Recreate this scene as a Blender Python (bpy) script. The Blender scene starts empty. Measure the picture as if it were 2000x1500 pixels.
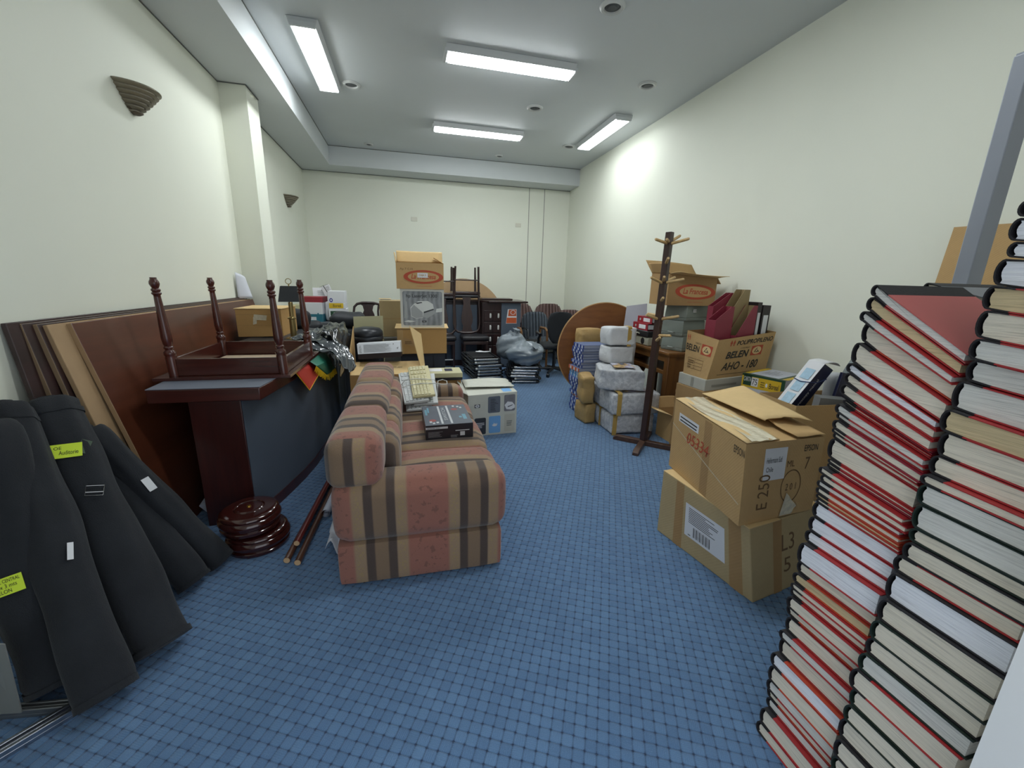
import bpy, bmesh, math, random
from mathutils import Vector, Matrix, Euler
sc = bpy.context.scene
COL = sc.collection
R = math.radians
random.seed(7)
V = Vector

# ------------------------------------------------------------------ camera (survey of the room: x right, y into the room, z up)
EYE = V((0, 0, 1.42))
FWD = V((0.23889883, 0.9401742, -0.24289879)).normalized()
RGT = V((0.9704191, -0.24013102, 0.0249775))
RGT = (RGT - FWD * RGT.dot(FWD)).normalized()
UPV = RGT.cross(FWD).normalized()
FPX = 800.0
cam_d = bpy.data.cameras.new('camera'); cam = bpy.data.objects.new('camera', cam_d); COL.objects.link(cam)
cam_d.sensor_width = 36.0; cam_d.sensor_fit = 'HORIZONTAL'; cam_d.lens = 36.0 * FPX / 2000.0
cam_d.clip_start = 0.02; cam_d.clip_end = 60
m = Matrix((RGT, UPV, -FWD)).transposed().to_4x4(); m.translation = EYE
cam.matrix_world = m
sc.camera = cam

def at(px, py, Y=None, X=None, Z=None):
    """where the sight line through a photo point meets a plane of the room"""
    d = FWD + RGT * ((px - 1000) / FPX) - UPV * ((py - 750) / FPX)
    if Y is not None: k = Y / d.y
    elif X is not None: k = X / d.x
    else: k = (Z - EYE.z) / d.z
    return EYE + d * k

# ------------------------------------------------------------------ materials
def lin(h):
    if isinstance(h, (tuple, list)): return (*h[:3], 1)
    h = h.lstrip('#'); out = []
    for i in (0, 2, 4):
        s = int(h[i:i+2], 16) / 255
        out.append(s / 12.92 if s <= .04045 else ((s + .055) / 1.055) ** 2.4)
    return (*out, 1)

class NT:
    """tiny node helper"""
    def __init__(s, name):
        s.m = bpy.data.materials.new(name); s.m.use_nodes = True
        s.t = s.m.node_tree; s.n = s.t.nodes; s.b = s.n['Principled BSDF']
    def node(s, t, **kw):
        n = s.n.new(t)
        for k, v in kw.items():
            if k.startswith('i_'): n.inputs[k[2:]].default_value = v
            else: setattr(n, k, v)
        return n
    def link(s, a, b): s.t.links.new(a, b)
    def math(s, op, a, b=None, c=None):
        n = s.n.new('ShaderNodeMath'); n.operation = op
        for i, x in enumerate((a, b, c)):
            if x is None: continue
            if isinstance(x, (int, float)): n.inputs[i].default_value = x
            else: s.link(x, n.inputs[i])
        return n.outputs[0]
    def pos(s, obj=True):
        return s.n.new('ShaderNodeTexCoord').outputs['Object'] if obj else s.n.new('ShaderNodeNewGeometry').outputs['Position']
    def mapping(s, vec, scale=(1,1,1), rot=(0,0,0)):
        n = s.n.new('ShaderNodeMapping'); n.inputs['Scale'].default_value = scale; n.inputs['Rotation'].default_value = rot
        s.link(vec, n.inputs['Vector']); return n.outputs[0]
    def noise(s, vec, scale, detail=3, rough=.55):
        n = s.n.new('ShaderNodeTexNoise'); n.inputs['Scale'].default_value = scale; n.inputs['Detail'].default_value = detail
        n.inputs['Roughness'].default_value = rough
        if vec is not None: s.link(vec, n.inputs['Vector'])
        return n.outputs['Fac']
    def ramp(s, fac, stops, interp='LINEAR'):
        n = s.n.new('ShaderNodeValToRGB'); cr = n.color_ramp; cr.interpolation = interp
        while len(cr.elements) < len(stops): cr.elements.new(.5)
        for e, (p, c) in zip(cr.elements, stops): e.position = p; e.color = lin(c)
        s.link(fac, n.inputs[0]); return n.outputs[0]
    def mix(s, fac, a, b, bt='MIX'):
        n = s.n.new('ShaderNodeMix'); n.data_type = 'RGBA'; n.blend_type = bt
        for i, x in ((0, fac), (6, a), (7, b)):
            if isinstance(x, (int, float)): n.inputs[i].default_value = x
            elif isinstance(x, (tuple, list, str)): n.inputs[i].default_value = lin(x)
            else: s.link(x, n.inputs[i])
        return n.outputs[2]
    def bump(s, h, strength=.3, dist=.01):
        n = s.n.new('ShaderNodeBump'); n.inputs['Strength'].default_value = strength; n.inputs['Distance'].default_value = dist
        s.link(h, n.inputs['Height']); s.link(n.outputs[0], s.b.inputs['Normal'])
    def base(s, c): 
        if isinstance(c, (tuple, list, str)): s.b.inputs['Base Color'].default_value = lin(c)
        else: s.link(c, s.b.inputs['Base Color'])
    def done(s, rough=.6, metal=0, spec=.5, coat=0):
        s.b.inputs['Roughness'].default_value = rough; s.b.inputs['Metallic'].default_value = metal
        s.b.inputs['Specular IOR Level'].default_value = spec; s.b.inputs['Coat Weight'].default_value = coat
        s.b.inputs['Coat Roughness'].default_value = .12
        return s.m

def scale_hex(c, k):
    l = lin(c); return tuple(min(1, x * k) for x in l[:3])
def plain(name, c, rough=.6, metal=0, var=.08, vs=6, bump=0, bs=60, spec=.5, coat=0):
    t = NT(name); p = t.pos()
    if var: t.base(t.mix(t.noise(p, vs), scale_hex(c, 1 - var), scale_hex(c, 1 + var)))
    else: t.base(c)
    if bump: t.bump(t.noise(p, bs, 2), bump, .004)
    return t.done(rough, metal, spec, coat)
def wood(name, c0, c1, rough=.35, axis=1, sc_=9, coat=0.2, fleck=0):
    t = NT(name); p = t.pos(); s = [sc_ * 2.2] * 3; s[axis] = sc_ * .16
    v = t.mapping(p, tuple(s)); f = t.noise(v, 1.6, 6, .62)
    g = t.noise(p, 1.3, 2)
    c = t.ramp(f, [(.28, c0), (.72, c1)])
    t.base(t.mix(t.math('MULTIPLY', g, .5), c, scale_hex(c0, .8)))
    return t.done(rough, 0, .5, coat)
def carton_m(name, c, var=.16):
    t = NT(name); p = t.pos()
    a = t.noise(p, 3.5, 4); b = t.noise(p, 42, 2)
    w = t.n.new('ShaderNodeTexWave'); w.inputs['Scale'].default_value = 38; w.bands_direction = 'DIAGONAL'; t.link(p, w.inputs['Vector'])
    k = t.math('ADD', t.math('MULTIPLY', a, .72), t.math('MULTIPLY', b, .28))
    t.base(t.mix(k, scale_hex(c, 1 - var), scale_hex(c, 1 + var)))
    t.bump(t.math('ADD', t.math('MULTIPLY', w.outputs['Fac'], .15), a), .18, .01)
    return t.done(.78, 0, .25)

M = {}
def mk(k, *a, **kw): M[k] = plain(k, *a, **kw)

# ------------------------------------------------------------------ mesh builder
OFF = {}
def loc_of(p): return OFF.get(p.name, V((0, 0, 0))) if p is not None else V((0, 0, 0))

class MB:
    def __init__(s): s.bm = bmesh.new(); s.mi = 0
    def face(s, pts):
        vs = [s.bm.verts.new(V(p)) for p in pts]
        f = s.bm.faces.new(vs); f.material_index = s.mi; return f
    def hexa(s, b, t, faces='all'):
        vb = [s.bm.verts.new(V(p)) for p in b]; vt = [s.bm.verts.new(V(p)) for p in t]; n = len(vb)
        fs = []
        for i in range(n):
            j = (i + 1) % n
            fs.append(s.bm.faces.new((vb[i], vb[j], vt[j], vt[i])))
        fs.append(s.bm.faces.new(vb[::-1]))
        if faces == 'all': fs.append(s.bm.faces.new(vt))
        for f in fs: f.material_index = s.mi
        return s
    def box(s, c, d, rz=0, rot=None):
        c = V(c); m = rot if rot is not None else Matrix.Rotation(rz, 3, 'Z'); x, y, z = d[0]/2, d[1]/2, d[2]/2
        P = lambda a, b, e: c + m @ V((a*x, b*y, e*z))
        return s.hexa([P(-1,-1,-1), P(1,-1,-1), P(1,1,-1), P(-1,1,-1)], [P(-1,-1,1), P(1,-1,1), P(1,1,1), P(-1,1,1)])
    def bihexa(s, c, top=True, n=6):
        """six (or five) sided block whose sides are smooth even when its corners are not in one plane"""
        c = [V(p) for p in c]; Q = [(c[0], c[1], c[5], c[4]), (c[1], c[2], c[6], c[5]), (c[2], c[3], c[7], c[6]), (c[3], c[0], c[4], c[7]), (c[3], c[2], c[1], c[0])]
        if top: Q.append((c[4], c[5], c[6], c[7]))
        for a, b, d, e in Q: s.grid(lambda u, v: (a*(1-u) + b*u)*(1-v) + (e*(1-u) + d*u)*v, n, n)
        bmesh.ops.remove_doubles(s.bm, verts=s.bm.verts[:], dist=1e-5); return s
    def bx(s, x0, x1, y0, y1, z0, z1): return s.box(((x0+x1)/2, (y0+y1)/2, (z0+z1)/2), (x1-x0, y1-y0, z1-z0))
    def rings(s, rings, closed=False, caps=True):
        vr = [[s.bm.verts.new(p) for p in r] for r in rings]; n = len(vr[0]); k = len(vr)
        for i in range(k if closed else k - 1):
            a, b = vr[i], vr[(i + 1) % k]
            for j in range(n):
                f = s.bm.faces.new((a[j], a[(j+1) % n], b[(j+1) % n], b[j])); f.material_index = s.mi
        if caps and not closed:
            for f in (s.bm.faces.new(vr[0][::-1]), s.bm.faces.new(vr[-1])): f.material_index = s.mi
        return s
    def tube(s, path, r, n=10, closed=False, caps=True, sq=False, twist=0):
        path = [V(p) for p in path]; k = len(path); rs = r if isinstance(r, (list, tuple)) else [r] * k
        out = []; up = None
        for i, p in enumerate(path):
            a = path[i-1] if (i > 0 or closed) else p; b = path[(i+1) % k] if (i < k-1 or closed) else p
            t = (b - a).normalized()
            if up is None:
                up = V((0, 0, 1)) if abs(t.z) < .9 else V((1, 0, 0))
            x = t.cross(up); 
            if x.length < 1e-5: x = t.cross(V((0, 1, 0)))
            x.normalize(); y = x.cross(t).normalized(); up = y
            out.append([p + (x * math.cos(2*math.pi*j/n + twist) + y * math.sin(2*math.pi*j/n + twist)) * rs[i] for j in range(n)])
        return s.rings(out, closed, caps)
    def cyl(s, p0, p1, r0, r1=None, n=18): return s.tube([p0, p1], [r0, r1 if r1 is not None else r0], n)
    def lathe(s, prof, c=(0,0,0), n=28, rot=None, squash=(1,1)):
        c = V(c); m = rot if rot is not None else Matrix.Identity(3)
        rr = [[c + m @ V((max(r, 1e-4) * math.cos(2*math.pi*j/n) * squash[0], max(r, 1e-4) * math.sin(2*math.pi*j/n) * squash[1], z)) for j in range(n)] for r, z in prof]
        return s.rings(rr)
    def grid(s, fn, nu, nv, wrap=False):
        vs = [[s.bm.verts.new(V(fn(i / nu, j / nv))) for j in range(nv + (0 if wrap else 1))] for i in range(nu + 1)]
        for i in range(nu):
            for j in range(nv):
                j2 = (j + 1) % nv if wrap else j + 1
                f = s.bm.faces.new((vs[i][j], vs[i+1][j], vs[i+1][j2], vs[i][j2])); f.material_index = s.mi
        return s
    def pillow(s, c, d, r, puff=0, rot=None, n=7, wob=0, seed=0):
        """a soft rounded block"""
        c = V(c); m = rot if rot is not None else Matrix.Identity(3); rg = random.Random(seed)
        b2 = bmesh.new(); bmesh.ops.create_cube(b2, size=2); bmesh.ops.subdivide_edges(b2, edges=b2.edges[:], cuts=n, use_grid_fill=True)
        h = [x / 2 for x in d]; vm = {}
        ph = [rg.uniform(0, 6.28) for _ in range(6)]
        for v in b2.verts:
            q = v.co.copy(); L = V([max(-h[i] + r, min(h[i] - r, q[i] * h[i])) for i in range(3)])
            o = V([q[i] * h[i] - L[i] for i in range(3)])
            # spread verts near the rims round a circle
            if o.length > 1e-6:
                big = max(abs(o.x), abs(o.y), abs(o.z)); o = o.normalized() * r * min(1, big / r * 1.0) if big < r * .999 else o.normalized() * r
            p = L + o
            g = [1 - min(1, abs(q[i])) ** 2 for i in range(3)]
            for i in range(3):
                if abs(q[i]) > .999: p[i] += math.copysign(puff * g[(i+1) % 3] * g[(i+2) % 3], q[i])
            if wob: p += V((math.sin(p.y*21+ph[0]) + math.sin(p.z*33+ph[1]), math.sin(p.x*19+ph[2]) + math.sin(p.z*27+ph[3]), math.sin(p.x*23+ph[4]) + math.sin(p.y*17+ph[5]))) * wob
            vm[v.index] = s.bm.verts.new(c + m @ p)
        for f in b2.faces:
            g = s.bm.faces.new([vm[v.index] for v in f.verts]); g.material_index = s.mi
        b2.free(); return s
    def build(s, name, mat, parent=None, bevel=0, smooth=False, seg=2, sub=0, angle=40, solid=0):
        bmesh.ops.recalc_face_normals(s.bm, faces=s.bm.faces[:]) if not getattr(s, 'keep', False) else None
        me = bpy.data.meshes.new(name); off = loc_of(parent)
        if getattr(s, 'world_off', None) is not None: off = s.world_off
        for v in s.bm.verts: v.co -= off
        s.bm.to_mesh(me); s.bm.free()
        for mm in (mat if isinstance(mat, (list, tuple)) else [mat]): me.materials.append(M[mm] if isinstance(mm, str) else mm)
        o = bpy.data.objects.new(name, me); COL.objects.link(o)
        if parent is not None: o.parent = parent; OFF[o.name] = off
        elif getattr(s, 'world_off', None) is not None: o.location = off; OFF[o.name] = off
        if smooth:
            me.shade_smooth(); me.set_sharp_from_angle(angle=R(angle))
        if solid:
            md = o.modifiers.new('solid', 'SOLIDIFY'); md.thickness = solid; md.offset = 0
        if bevel:
            md = o.modifiers.new('bevel', 'BEVEL'); md.width = bevel; md.segments = seg; md.limit_method = 'ANGLE'; md.angle_limit = R(35)
            me.shade_smooth(); me.set_sharp_from_angle(angle=R(50))
        if sub:
            md = o.modifiers.new('sub', 'SUBSURF'); md.levels = sub; md.render_levels = sub
        return o

def thing(name, label, cat, loc=(0, 0, 0), group=None):
    o = bpy.data.objects.new(name, None); COL.objects.link(o); o.empty_display_size = .1
    o.location = V(loc); o['label'] = label; o['category'] = cat
    if group: o['group'] = group
    OFF[o.name] = V(loc); return o
def tag(o, label, cat, group=None):
    o['label'] = label; o['category'] = cat
    if group: o['group'] = group
    return o
def solo(mb, name, mat, label, cat, loc, group=None, **kw):
    mb.world_off = V(loc); return tag(mb.build(name, mat, None, **kw), label, cat, group)
def struct(name, mb, mat, **kw):
    o = mb.build(name, mat, None, **kw); o['kind'] = 'structure'; return o
def kids(o): return [c for c in bpy.data.objects if c.parent == o]
def dup(root, loc, rot=(0, 0, 0), label=None, group=None):
    r = root.copy(); COL.objects.link(r); r.location = loc; r.rotation_euler = rot
    if label: r['label'] = label
    if group: r['group'] = group
    for ch in kids(root):
        c = ch.copy(); COL.objects.link(c); c.parent = r
        for g in kids(ch):
            d = g.copy(); COL.objects.link(d); d.parent = c
    return r

class Face:
    """a flat side of a thing, for printing on it: corners lower-left, lower-right, upper-right, upper-left seen from outside"""
    def __init__(s, a, b, c, d): s.p = [V(x) for x in (a, b, c, d)]; s.n = (s.p[1] - s.p[0]).cross(s.p[3] - s.p[0]).normalized()
    def pt(s, u, v, o=.0012):
        a, b, c, d = s.p; return a*(1-u)*(1-v) + b*u*(1-v) + c*u*v + d*(1-u)*v + s.n * o
    def rect(s, mb, u0, v0, u1, v1, o=.0012):
        n = 5 if (u1-u0)*(v1-v0) > .02 else 1
        mb.grid(lambda a, b: s.pt(u0 + (u1-u0)*a, v0 + (v1-v0)*b, o), n, n)
    def poly(s, mb, pts, o=.0012): mb.face([s.pt(u, v, o) for u, v in pts])
    def rrect(s, mb, u0, v0, u1, v1, r=.15, o=.0012, asp=1):
        w, h = u1-u0, v1-v0; ru = r*w; rv = ru*asp; pts = []
        for cx, cy, a0 in ((u1-ru, v0+rv, -90), (u1-ru, v1-rv, 0), (u0+ru, v1-rv, 90), (u0+ru, v0+rv, 180)):
            for k in range(5):
                a = R(a0 + k * 22.5); pts.append((cx + ru*math.cos(a), cy + rv*math.sin(a)))
        s.poly(mb, pts, o)
    def ellipse(s, mb, cu, cv, ru, rv, o=.0012, n=36, rin=None):
        if rin is None: s.poly(mb, [(cu + ru*math.cos(2*math.pi*k/n), cv + rv*math.sin(2*math.pi*k/n)) for k in range(n)], o)
        else:
            for k in range(n):
                a, b = 2*math.pi*k/n, 2*math.pi*(k+1)/n
                s.poly(mb, [(cu+ru*math.cos(a), cv+rv*math.sin(a)), (cu+ru*math.cos(b), cv+rv*math.sin(b)), (cu+ru*rin*math.cos(b), cv+rv*rin*math.sin(b)), (cu+ru*rin*math.cos(a), cv+rv*rin*math.sin(a))], o)
    def text(s, mb, body, u0, v0, u1, v1, o=.0016, shear=0, bold=0, rot=0):
        cu = bpy.data.curves.new('t', 'FONT'); cu.body = body; cu.shear = shear; cu.offset = bold; cu.resolution_u = 3
        ob = bpy.data.objects.new('t', cu); COL.objects.link(ob)
        dg = bpy.context.evaluated_depsgraph_get(); dg.update()
        me = bpy.data.meshes.new_from_object(ob.evaluated_get(dg))
        xs = [v.co.x for v in me.vertices]; ys = [v.co.y for v in me.vertices]
        x0, x1, y0, y1 = min(xs), max(xs), min(ys), max(ys)
        vs = []
        for v in me.vertices:
            a, b = (v.co.x - x0) / max(x1 - x0, 1e-6), (v.co.y - y0) / max(y1 - y0, 1e-6)
            if rot == 90: a, b = 1 - b, a
            elif rot == -90: a, b = b, 1 - a
            elif rot == 180: a, b = 1 - a, 1 - b
            vs.append(mb.bm.verts.new(s.pt(u0 + (u1-u0)*a, v0 + (v1-v0)*b, o)))
        for p in me.polygons:
            try: f = mb.bm.faces.new([vs[i] for i in p.vertices]); f.material_index = mb.mi
            except ValueError: pass
        bpy.data.objects.remove(ob); bpy.data.curves.remove(cu); bpy.data.meshes.remove(me)
    def lines(s, mb, u0, v0, u1, v1, n, fill=.45, seed=1, ragged=.3, o=.0014):
        rg = random.Random(seed); h = (v1 - v0) / n
        for i in range(n):
            w = (u1 - u0) * (1 - rg.uniform(0, ragged)); s.rect(mb, u0, v0 + h*i, u0 + w, v0 + h*(i + fill), o)

def box8(x, y, z, rz, w, d, h):
    m = Matrix.Rotation(R(rz), 3, 'Z'); P = lambda a, b, e: V((x, y, z)) + m @ V((a*w/2, b*d/2, e*h))
    return [P(-1,-1,0), P(1,-1,0), P(1,1,0), P(-1,1,0), P(-1,-1,1), P(1,-1,1), P(1,1,1), P(-1,1,1)]
def sides(c):
    return dict(front=Face(c[0], c[1], c[5], c[4]), right=Face(c[1], c[2], c[6], c[5]), back=Face(c[2], c[3], c[7], c[6]),
                left=Face(c[3], c[0], c[4], c[7]), top=Face(c[4], c[5], c[6], c[7]))
def mid(c): return (c[0] + c[1] + c[2] + c[3]) / 4
def slab(mb, p, th):
    """sheet with thickness from four corners"""
    p = [V(q) for q in p]; n = (p[1]-p[0]).cross(p[3]-p[0]).normalized() * th / 2
    return mb.hexa([q - n for q in p], [q + n for q in p])
# ================================================================== the room
XL, XR, YB, YF, ZC, ZS = -1.635, 3.11, 8.08, 0.33, 3.42, 3.14
def wall_m(name, c, bump=.06):
    t = NT(name); p = t.pos(False)
    t.base(t.mix(t.noise(p, 1.4, 3), scale_hex(c, .97), scale_hex(c, 1.03))); t.bump(t.noise(p, 220, 2), bump, .002)
    return t.done(.62, 0, .35)
M['wall'] = wall_m('wall_paint', (0.80, 0.815, 0.71)); M['ceil'] = wall_m('ceiling_paint', (0.63, 0.66, 0.67)); M['jamb'] = wall_m('jamb_paint', (.84, .84, .82))
mk('joint', '#8d8d84', .8, var=.05); mk('seam', '#6f716d', .8, var=.05)

def carpet():
    t = NT('woven_carpet'); p = t.pos(False); v = t.mapping(p, (1/.037,)*3, (0, 0, R(27)))
    s = t.n.new('ShaderNodeSeparateXYZ'); t.link(v, s.inputs[0]); u, w = s.outputs[0], s.outputs[1]
    fu, fw = t.math('FLOOR', u), t.math('FLOOR', w)
    a = t.math('SUBTRACT', t.math('FRACT', u), .5); b = t.math('SUBTRACT', t.math('FRACT', w), .5)
    par = t.math('MODULO', t.math('ABSOLUTE', t.math('ADD', fu, fw)), 2.0)       # 0: strands along u, 1: along w
    par = t.math('GREATER_THAN', par, .5)
    def sel(x, y): return t.math('ADD', t.math('MULTIPLY', x, t.math('SUBTRACT', 1.0, par)), t.math('MULTIPLY', y, par))
    al, ac = sel(a, b), sel(b, a)          # along / across the strand
    pw = lambda x, n: t.math('POWER', t.math('ABSOLUTE', t.math('MULTIPLY', x, 2.0)), n)
    h = t.math('MULTIPLY', t.math('SUBTRACT', 1.0, t.math('MULTIPLY', pw(al, 2.6), .8)), t.math('SUBTRACT', 1.0, t.math('MULTIPLY', pw(ac, 7.0), .55)))
    st = t.math('ABSOLUTE', t.math('SINE', t.math('MULTIPLY', ac, 19.0)))        # six yarns a strand
    hh = t.math('ADD', h, t.math('MULTIPLY', st, .16))
    gap = t.math('ADD', t.math('MULTIPLY', t.math('MULTIPLY', pw(a, 5.0), pw(b, 5.0)), 1.5), t.math('ADD', t.math('MULTIPLY', pw(al, 9.0), .55), t.math('MULTIPLY', pw(ac, 14.0), .22)))
    cell = t.n.new('ShaderNodeTexWhiteNoise'); cell.noise_dimensions = '2D'
    cb = t.n.new('ShaderNodeCombineXYZ'); t.link(fu, cb.inputs[0]); t.link(fw, cb.inputs[1]); t.link(cb.outputs[0], cell.inputs['Vector'])
    fine = t.noise(p, 420, 2); wide = t.noise(p, 1.6, 3)
    k = t.math('ADD', t.math('MULTIPLY', cell.outputs['Value'], .25), t.math('MULTIPLY', t.math('ADD', fine, wide), .38))
    col = t.mix(k, '#3a5578', '#6a8db1')
    col = t.mix(t.math('MULTIPLY', st, .22), col, '#486084')
    col = t.mix(t.math('MINIMUM', gap, .92), col, '#17233e')
    col = t.mix(t.math('MULTIPLY', t.math('GREATER_THAN', fine, .64), .3), col, '#93a9c2')
    t.base(col); t.bump(hh, .6, .007)
    t.b.inputs['Sheen Weight'].default_value = .35; t.b.inputs['Sheen Tint'].default_value = (.75, .85, 1, 1)
    return t.done(.92, 0, .15)
M['carpet'] = carpet()

f = MB(); f.face([(XL-.6, -2.2, 0), (XR+.2, -2.2, 0), (XR+.2, YB+.2, 0), (XL-.6, YB+.2, 0)]); struct('floor', f, 'carpet')
b = MB(); b.bx(XL-.15, XL, -.2, YB+.15, 0, ZC+.1); struct('wall_left', b, 'wall')
b = MB(); b.bx(XR, XR+.15, -.2, YB+.15, 0, ZC+.1); struct('wall_right', b, 'wall')
b = MB(); b.bx(XL, XR, YB, YB+.15, 0, ZC+.1)
b.mi = 1
for px in (1031, 1060):                                         # panel joints in the back wall
    q = at(px, 470, Y=YB); b.bx(q.x-.006, q.x+.006, YB-.0015, YB+.01, 0, ZS)
struct('wall_back', b, ['wall', 'joint'])
b = MB(); b.bx(XL, XR, -.2, YB, ZC, ZC+.1); struct('ceiling', b, 'ceil')
# dropped soffit along the left and back walls
b = MB(); b.bx(XL, -1.135, YF, YB, ZS, ZC); b.bx(-1.135, XR, 7.62, YB, ZS, ZC); b.mi = 1
b.bx(-1.135, -1.129, YF, 7.62, ZC-.008, ZC-.0005); b.bx(-1.135, XR, 7.614, 7.62, ZC-.008, ZC-.0005); b.bx(XL, XL+.006, YF, YB, ZS-.008, ZS-.0005); b.bx(XL, XR, YB-.006, YB, ZS-.008, ZS-.0005)
struct('trim_1', b, ['ceil', 'seam'])
b = MB(); b.bx(XL, -1.405, 4.86, 5.2, 0, ZS); b.mi = 1; b.bx(XL, -1.399, 4.854, 5.206, ZS-.01, ZS-.0005); struct('pillar', b, ['wall', 'seam'])
b = MB(); b.bx(.955, XR, .13, YF, 0, ZC); struct('wall_front', b, 'jamb')
b = MB(); b.bx(XL, -.75, .13, YF, 0, ZC); b.bx(-.75, .955, .13, YF, 2.3, ZC); struct('wall_front_left', b, 'jamb')
# small outlet plates high on the back wall
mk('plate', '#d5d3c4', .5, var=.03)
for nm, px, py, lb in (('a', 836, 430, 'small cream blank plate high on the back wall, left one'), ('b', 1012, 442, 'small cream blank plate on the back wall, right one beside the panel joint')):
    q = at(px-27 if nm == 'a' else px, py-2, Y=YB); b = MB(); b.box((q.x, YB-.005, q.z), (.11, .01, .07))
    solo(b, 'wall_plate', 'plate', lb, 'plate', (q.x, YB, q.z-.035), bevel=.003)

# ------------------------------------------------------------------ lamps
mk('lamp_white', '#c9cccd', .45, var=.02); mk('chrome_ring', '#c8cac8', .35, var=.03); mk('socket_dark', '#55585a', .6)
def emis(name, c, s):
    t = NT(name); t.base((.9, .9, .9)); t.b.inputs['Emission Color'].default_value = (*c, 1); t.b.inputs['Emission Strength'].default_value = s
    return t.done(.4)
for k_, s_ in (('a', 12), ('b', 15), ('c', 8), ('d', 16)): M['tube_light_' + k_] = emis('lit_diffuser_' + k_, (.93, .985, 1.0), s_)
def fixture(cx, cy, rz, label, lamp='b'):
    t = thing('fluorescent_light', label, 'ceiling light', (cx, cy, ZC), 'fluorescent ceiling lights')
    m = Matrix.Rotation(rz, 3, 'Z'); c = V((cx, cy, 0)); L, W = 1.22, .2
    P = lambda a, b, z: c + m @ V((a, b, z))
    b = MB()
    b.hexa([P(-L/2, -W/2, ZC-.055), P(L/2, -W/2, ZC-.055), P(L/2, W/2, ZC-.055), P(-L/2, W/2, ZC-.055)], [P(-L/2, -W/2-.02, ZC-.001), P(L/2, -W/2-.02, ZC-.001), P(L/2, W/2+.02, ZC-.001), P(-L/2, W/2+.02, ZC-.001)])
    b.build('housing', 'lamp_white', t, bevel=.004)
    d = MB(); d.hexa([P(-L/2+.03, -W/2+.025, ZC-.074), P(L/2-.03, -W/2+.025, ZC-.074), P(L/2-.03, W/2-.025, ZC-.074), P(-L/2+.03, W/2-.025, ZC-.074)], [P(-L/2+.02, -W/2+.006, ZC-.056), P(L/2-.02, -W/2+.006, ZC-.056), P(L/2-.02, W/2-.006, ZC-.056), P(-L/2+.02, W/2-.006, ZC-.056)])
    d.build('diffuser', 'tube_light_' + lamp, t, bevel=.01)
    for e in (-1, 1):
        k = MB(); k.hexa([P(e*(L/2)-.012, -W/2+.005, ZC-.07), P(e*(L/2)+.012, -W/2+.005, ZC-.07), P(e*(L/2)+.012, W/2-.005, ZC-.07), P(e*(L/2)-.012, W/2-.005, ZC-.07)], [P(e*(L/2)-.014, -W/2-.01, ZC-.03), P(e*(L/2)+.014, -W/2-.01, ZC-.03), P(e*(L/2)+.014, W/2+.01, ZC-.03), P(e*(L/2)-.014, W/2+.01, ZC-.03)])
        k.build('end_cap', 'lamp_white', t, bevel=.004)
    return t
fixture(-.745, 4.78, R(90), 'lit fluorescent ceiling light close to the left soffit', 'a')
fixture(1.01, 4.31, 0, 'large lit fluorescent ceiling light crosswise in the middle, nearer of two')
fixture(1.01, 6.19, 0, 'lit crosswise fluorescent ceiling light farther back, before the back soffit')
fixture(2.62, 5.74, R(90), 'lit fluorescent ceiling light lengthwise close to the right wall', 'c')
fixture(1.1, 1.95, 0, 'lit crosswise fluorescent ceiling light overhead near the entrance', 'd')
def ring(x, y, label, r=.095):
    t = thing('downlight', label, 'downlight', (x, y, ZC), 'unlit round downlights in the ceiling')
    b = MB(); n = 32; prof = [(r*.62, -.004), (r*.68, -.016), (r*.85, -.018), (r, -.006), (r, 0)]
    b.rings([[V((x + q*math.cos(2*math.pi*j/n), y + q*math.sin(2*math.pi*j/n), ZC + z)) for j in range(n)] for q, z in prof], caps=False)
    b.build('trim_ring', 'chrome_ring', t, smooth=True)
    b = MB(); b.lathe([(.001, -.014), (r*.35, -.013), (r*.42, -.006), (r*.64, -.003), (r*.64, -.0005)], (x, y, ZC), 28); b.build('bulb_socket', 'socket_dark', t, smooth=True)
ring(1.55, 3.36, 'round unlit downlight nearest the camera, at the top edge of the photo')
ring(2.47, 4.38, 'round unlit downlight near the right wall, second from the front')
ring(1.535, 5.28, 'round unlit downlight between the two crosswise lights')
ring(-.507, 7.36, 'small unlit downlight at the far left before the back soffit', .07)
ring(1.536, 7.29, 'small unlit downlight in the middle before the back soffit', .07)
ring(-.51, 5.3, 'round unlit downlight at the far end of the left light')
ring(2.43, 6.47, 'round unlit downlight beside the far end of the right-hand light')

# half-cone ribbed wall lamps on the left wall
M['sconce'] = plain('aged_brass', '#a79f8c', .42, .1, .15, 30); mk('sconce_dark', '#55493a', .5)
def sconce(y, z, label):
    t = thing('wall_sconce', label, 'wall lamp', (XL, y, z), 'ribbed wall sconces on the left wall')
    b = MB(); prof = []
    for k in range(7):
        r0 = .035 + .125 * (k / 6) ** .8; zz = -.0 + .125 * k / 6
        prof += [(r0, zz), (r0 + .008, zz + .004), (r0 + .008, zz + .010), (r0 + .002, zz + .014)]
    n = 20
    b.rings([[V((XL + r*.92*math.sin(math.pi*j/(n-1)), y - r*math.cos(math.pi*j/(n-1)), z + h)) for j in range(n)] for r, h in prof], caps=False)
    bmesh.ops.solidify(b.bm, geom=b.bm.faces[:], thickness=.002)
    b.build('shade', 'sconce', t, smooth=True)
    b = MB(); b.box((XL + .008, y, z + .07), (.016, .12, .12)); b.build('backplate', 'sconce_dark', t, bevel=.004)
    b = MB(); b.lathe([(.001, -.012), (.018, -.01), (.034, .0), (.034, .004)], (XL + .02, y, z), 16); b.build('finial', 'sconce_dark', t, smooth=True)
sconce(3.40, 2.385, 'ribbed half-cone wall sconce on the near part of the left wall')
sconce(6.93, 2.385, 'ribbed half-cone wall sconce on the far left wall beyond the pillar')

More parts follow.
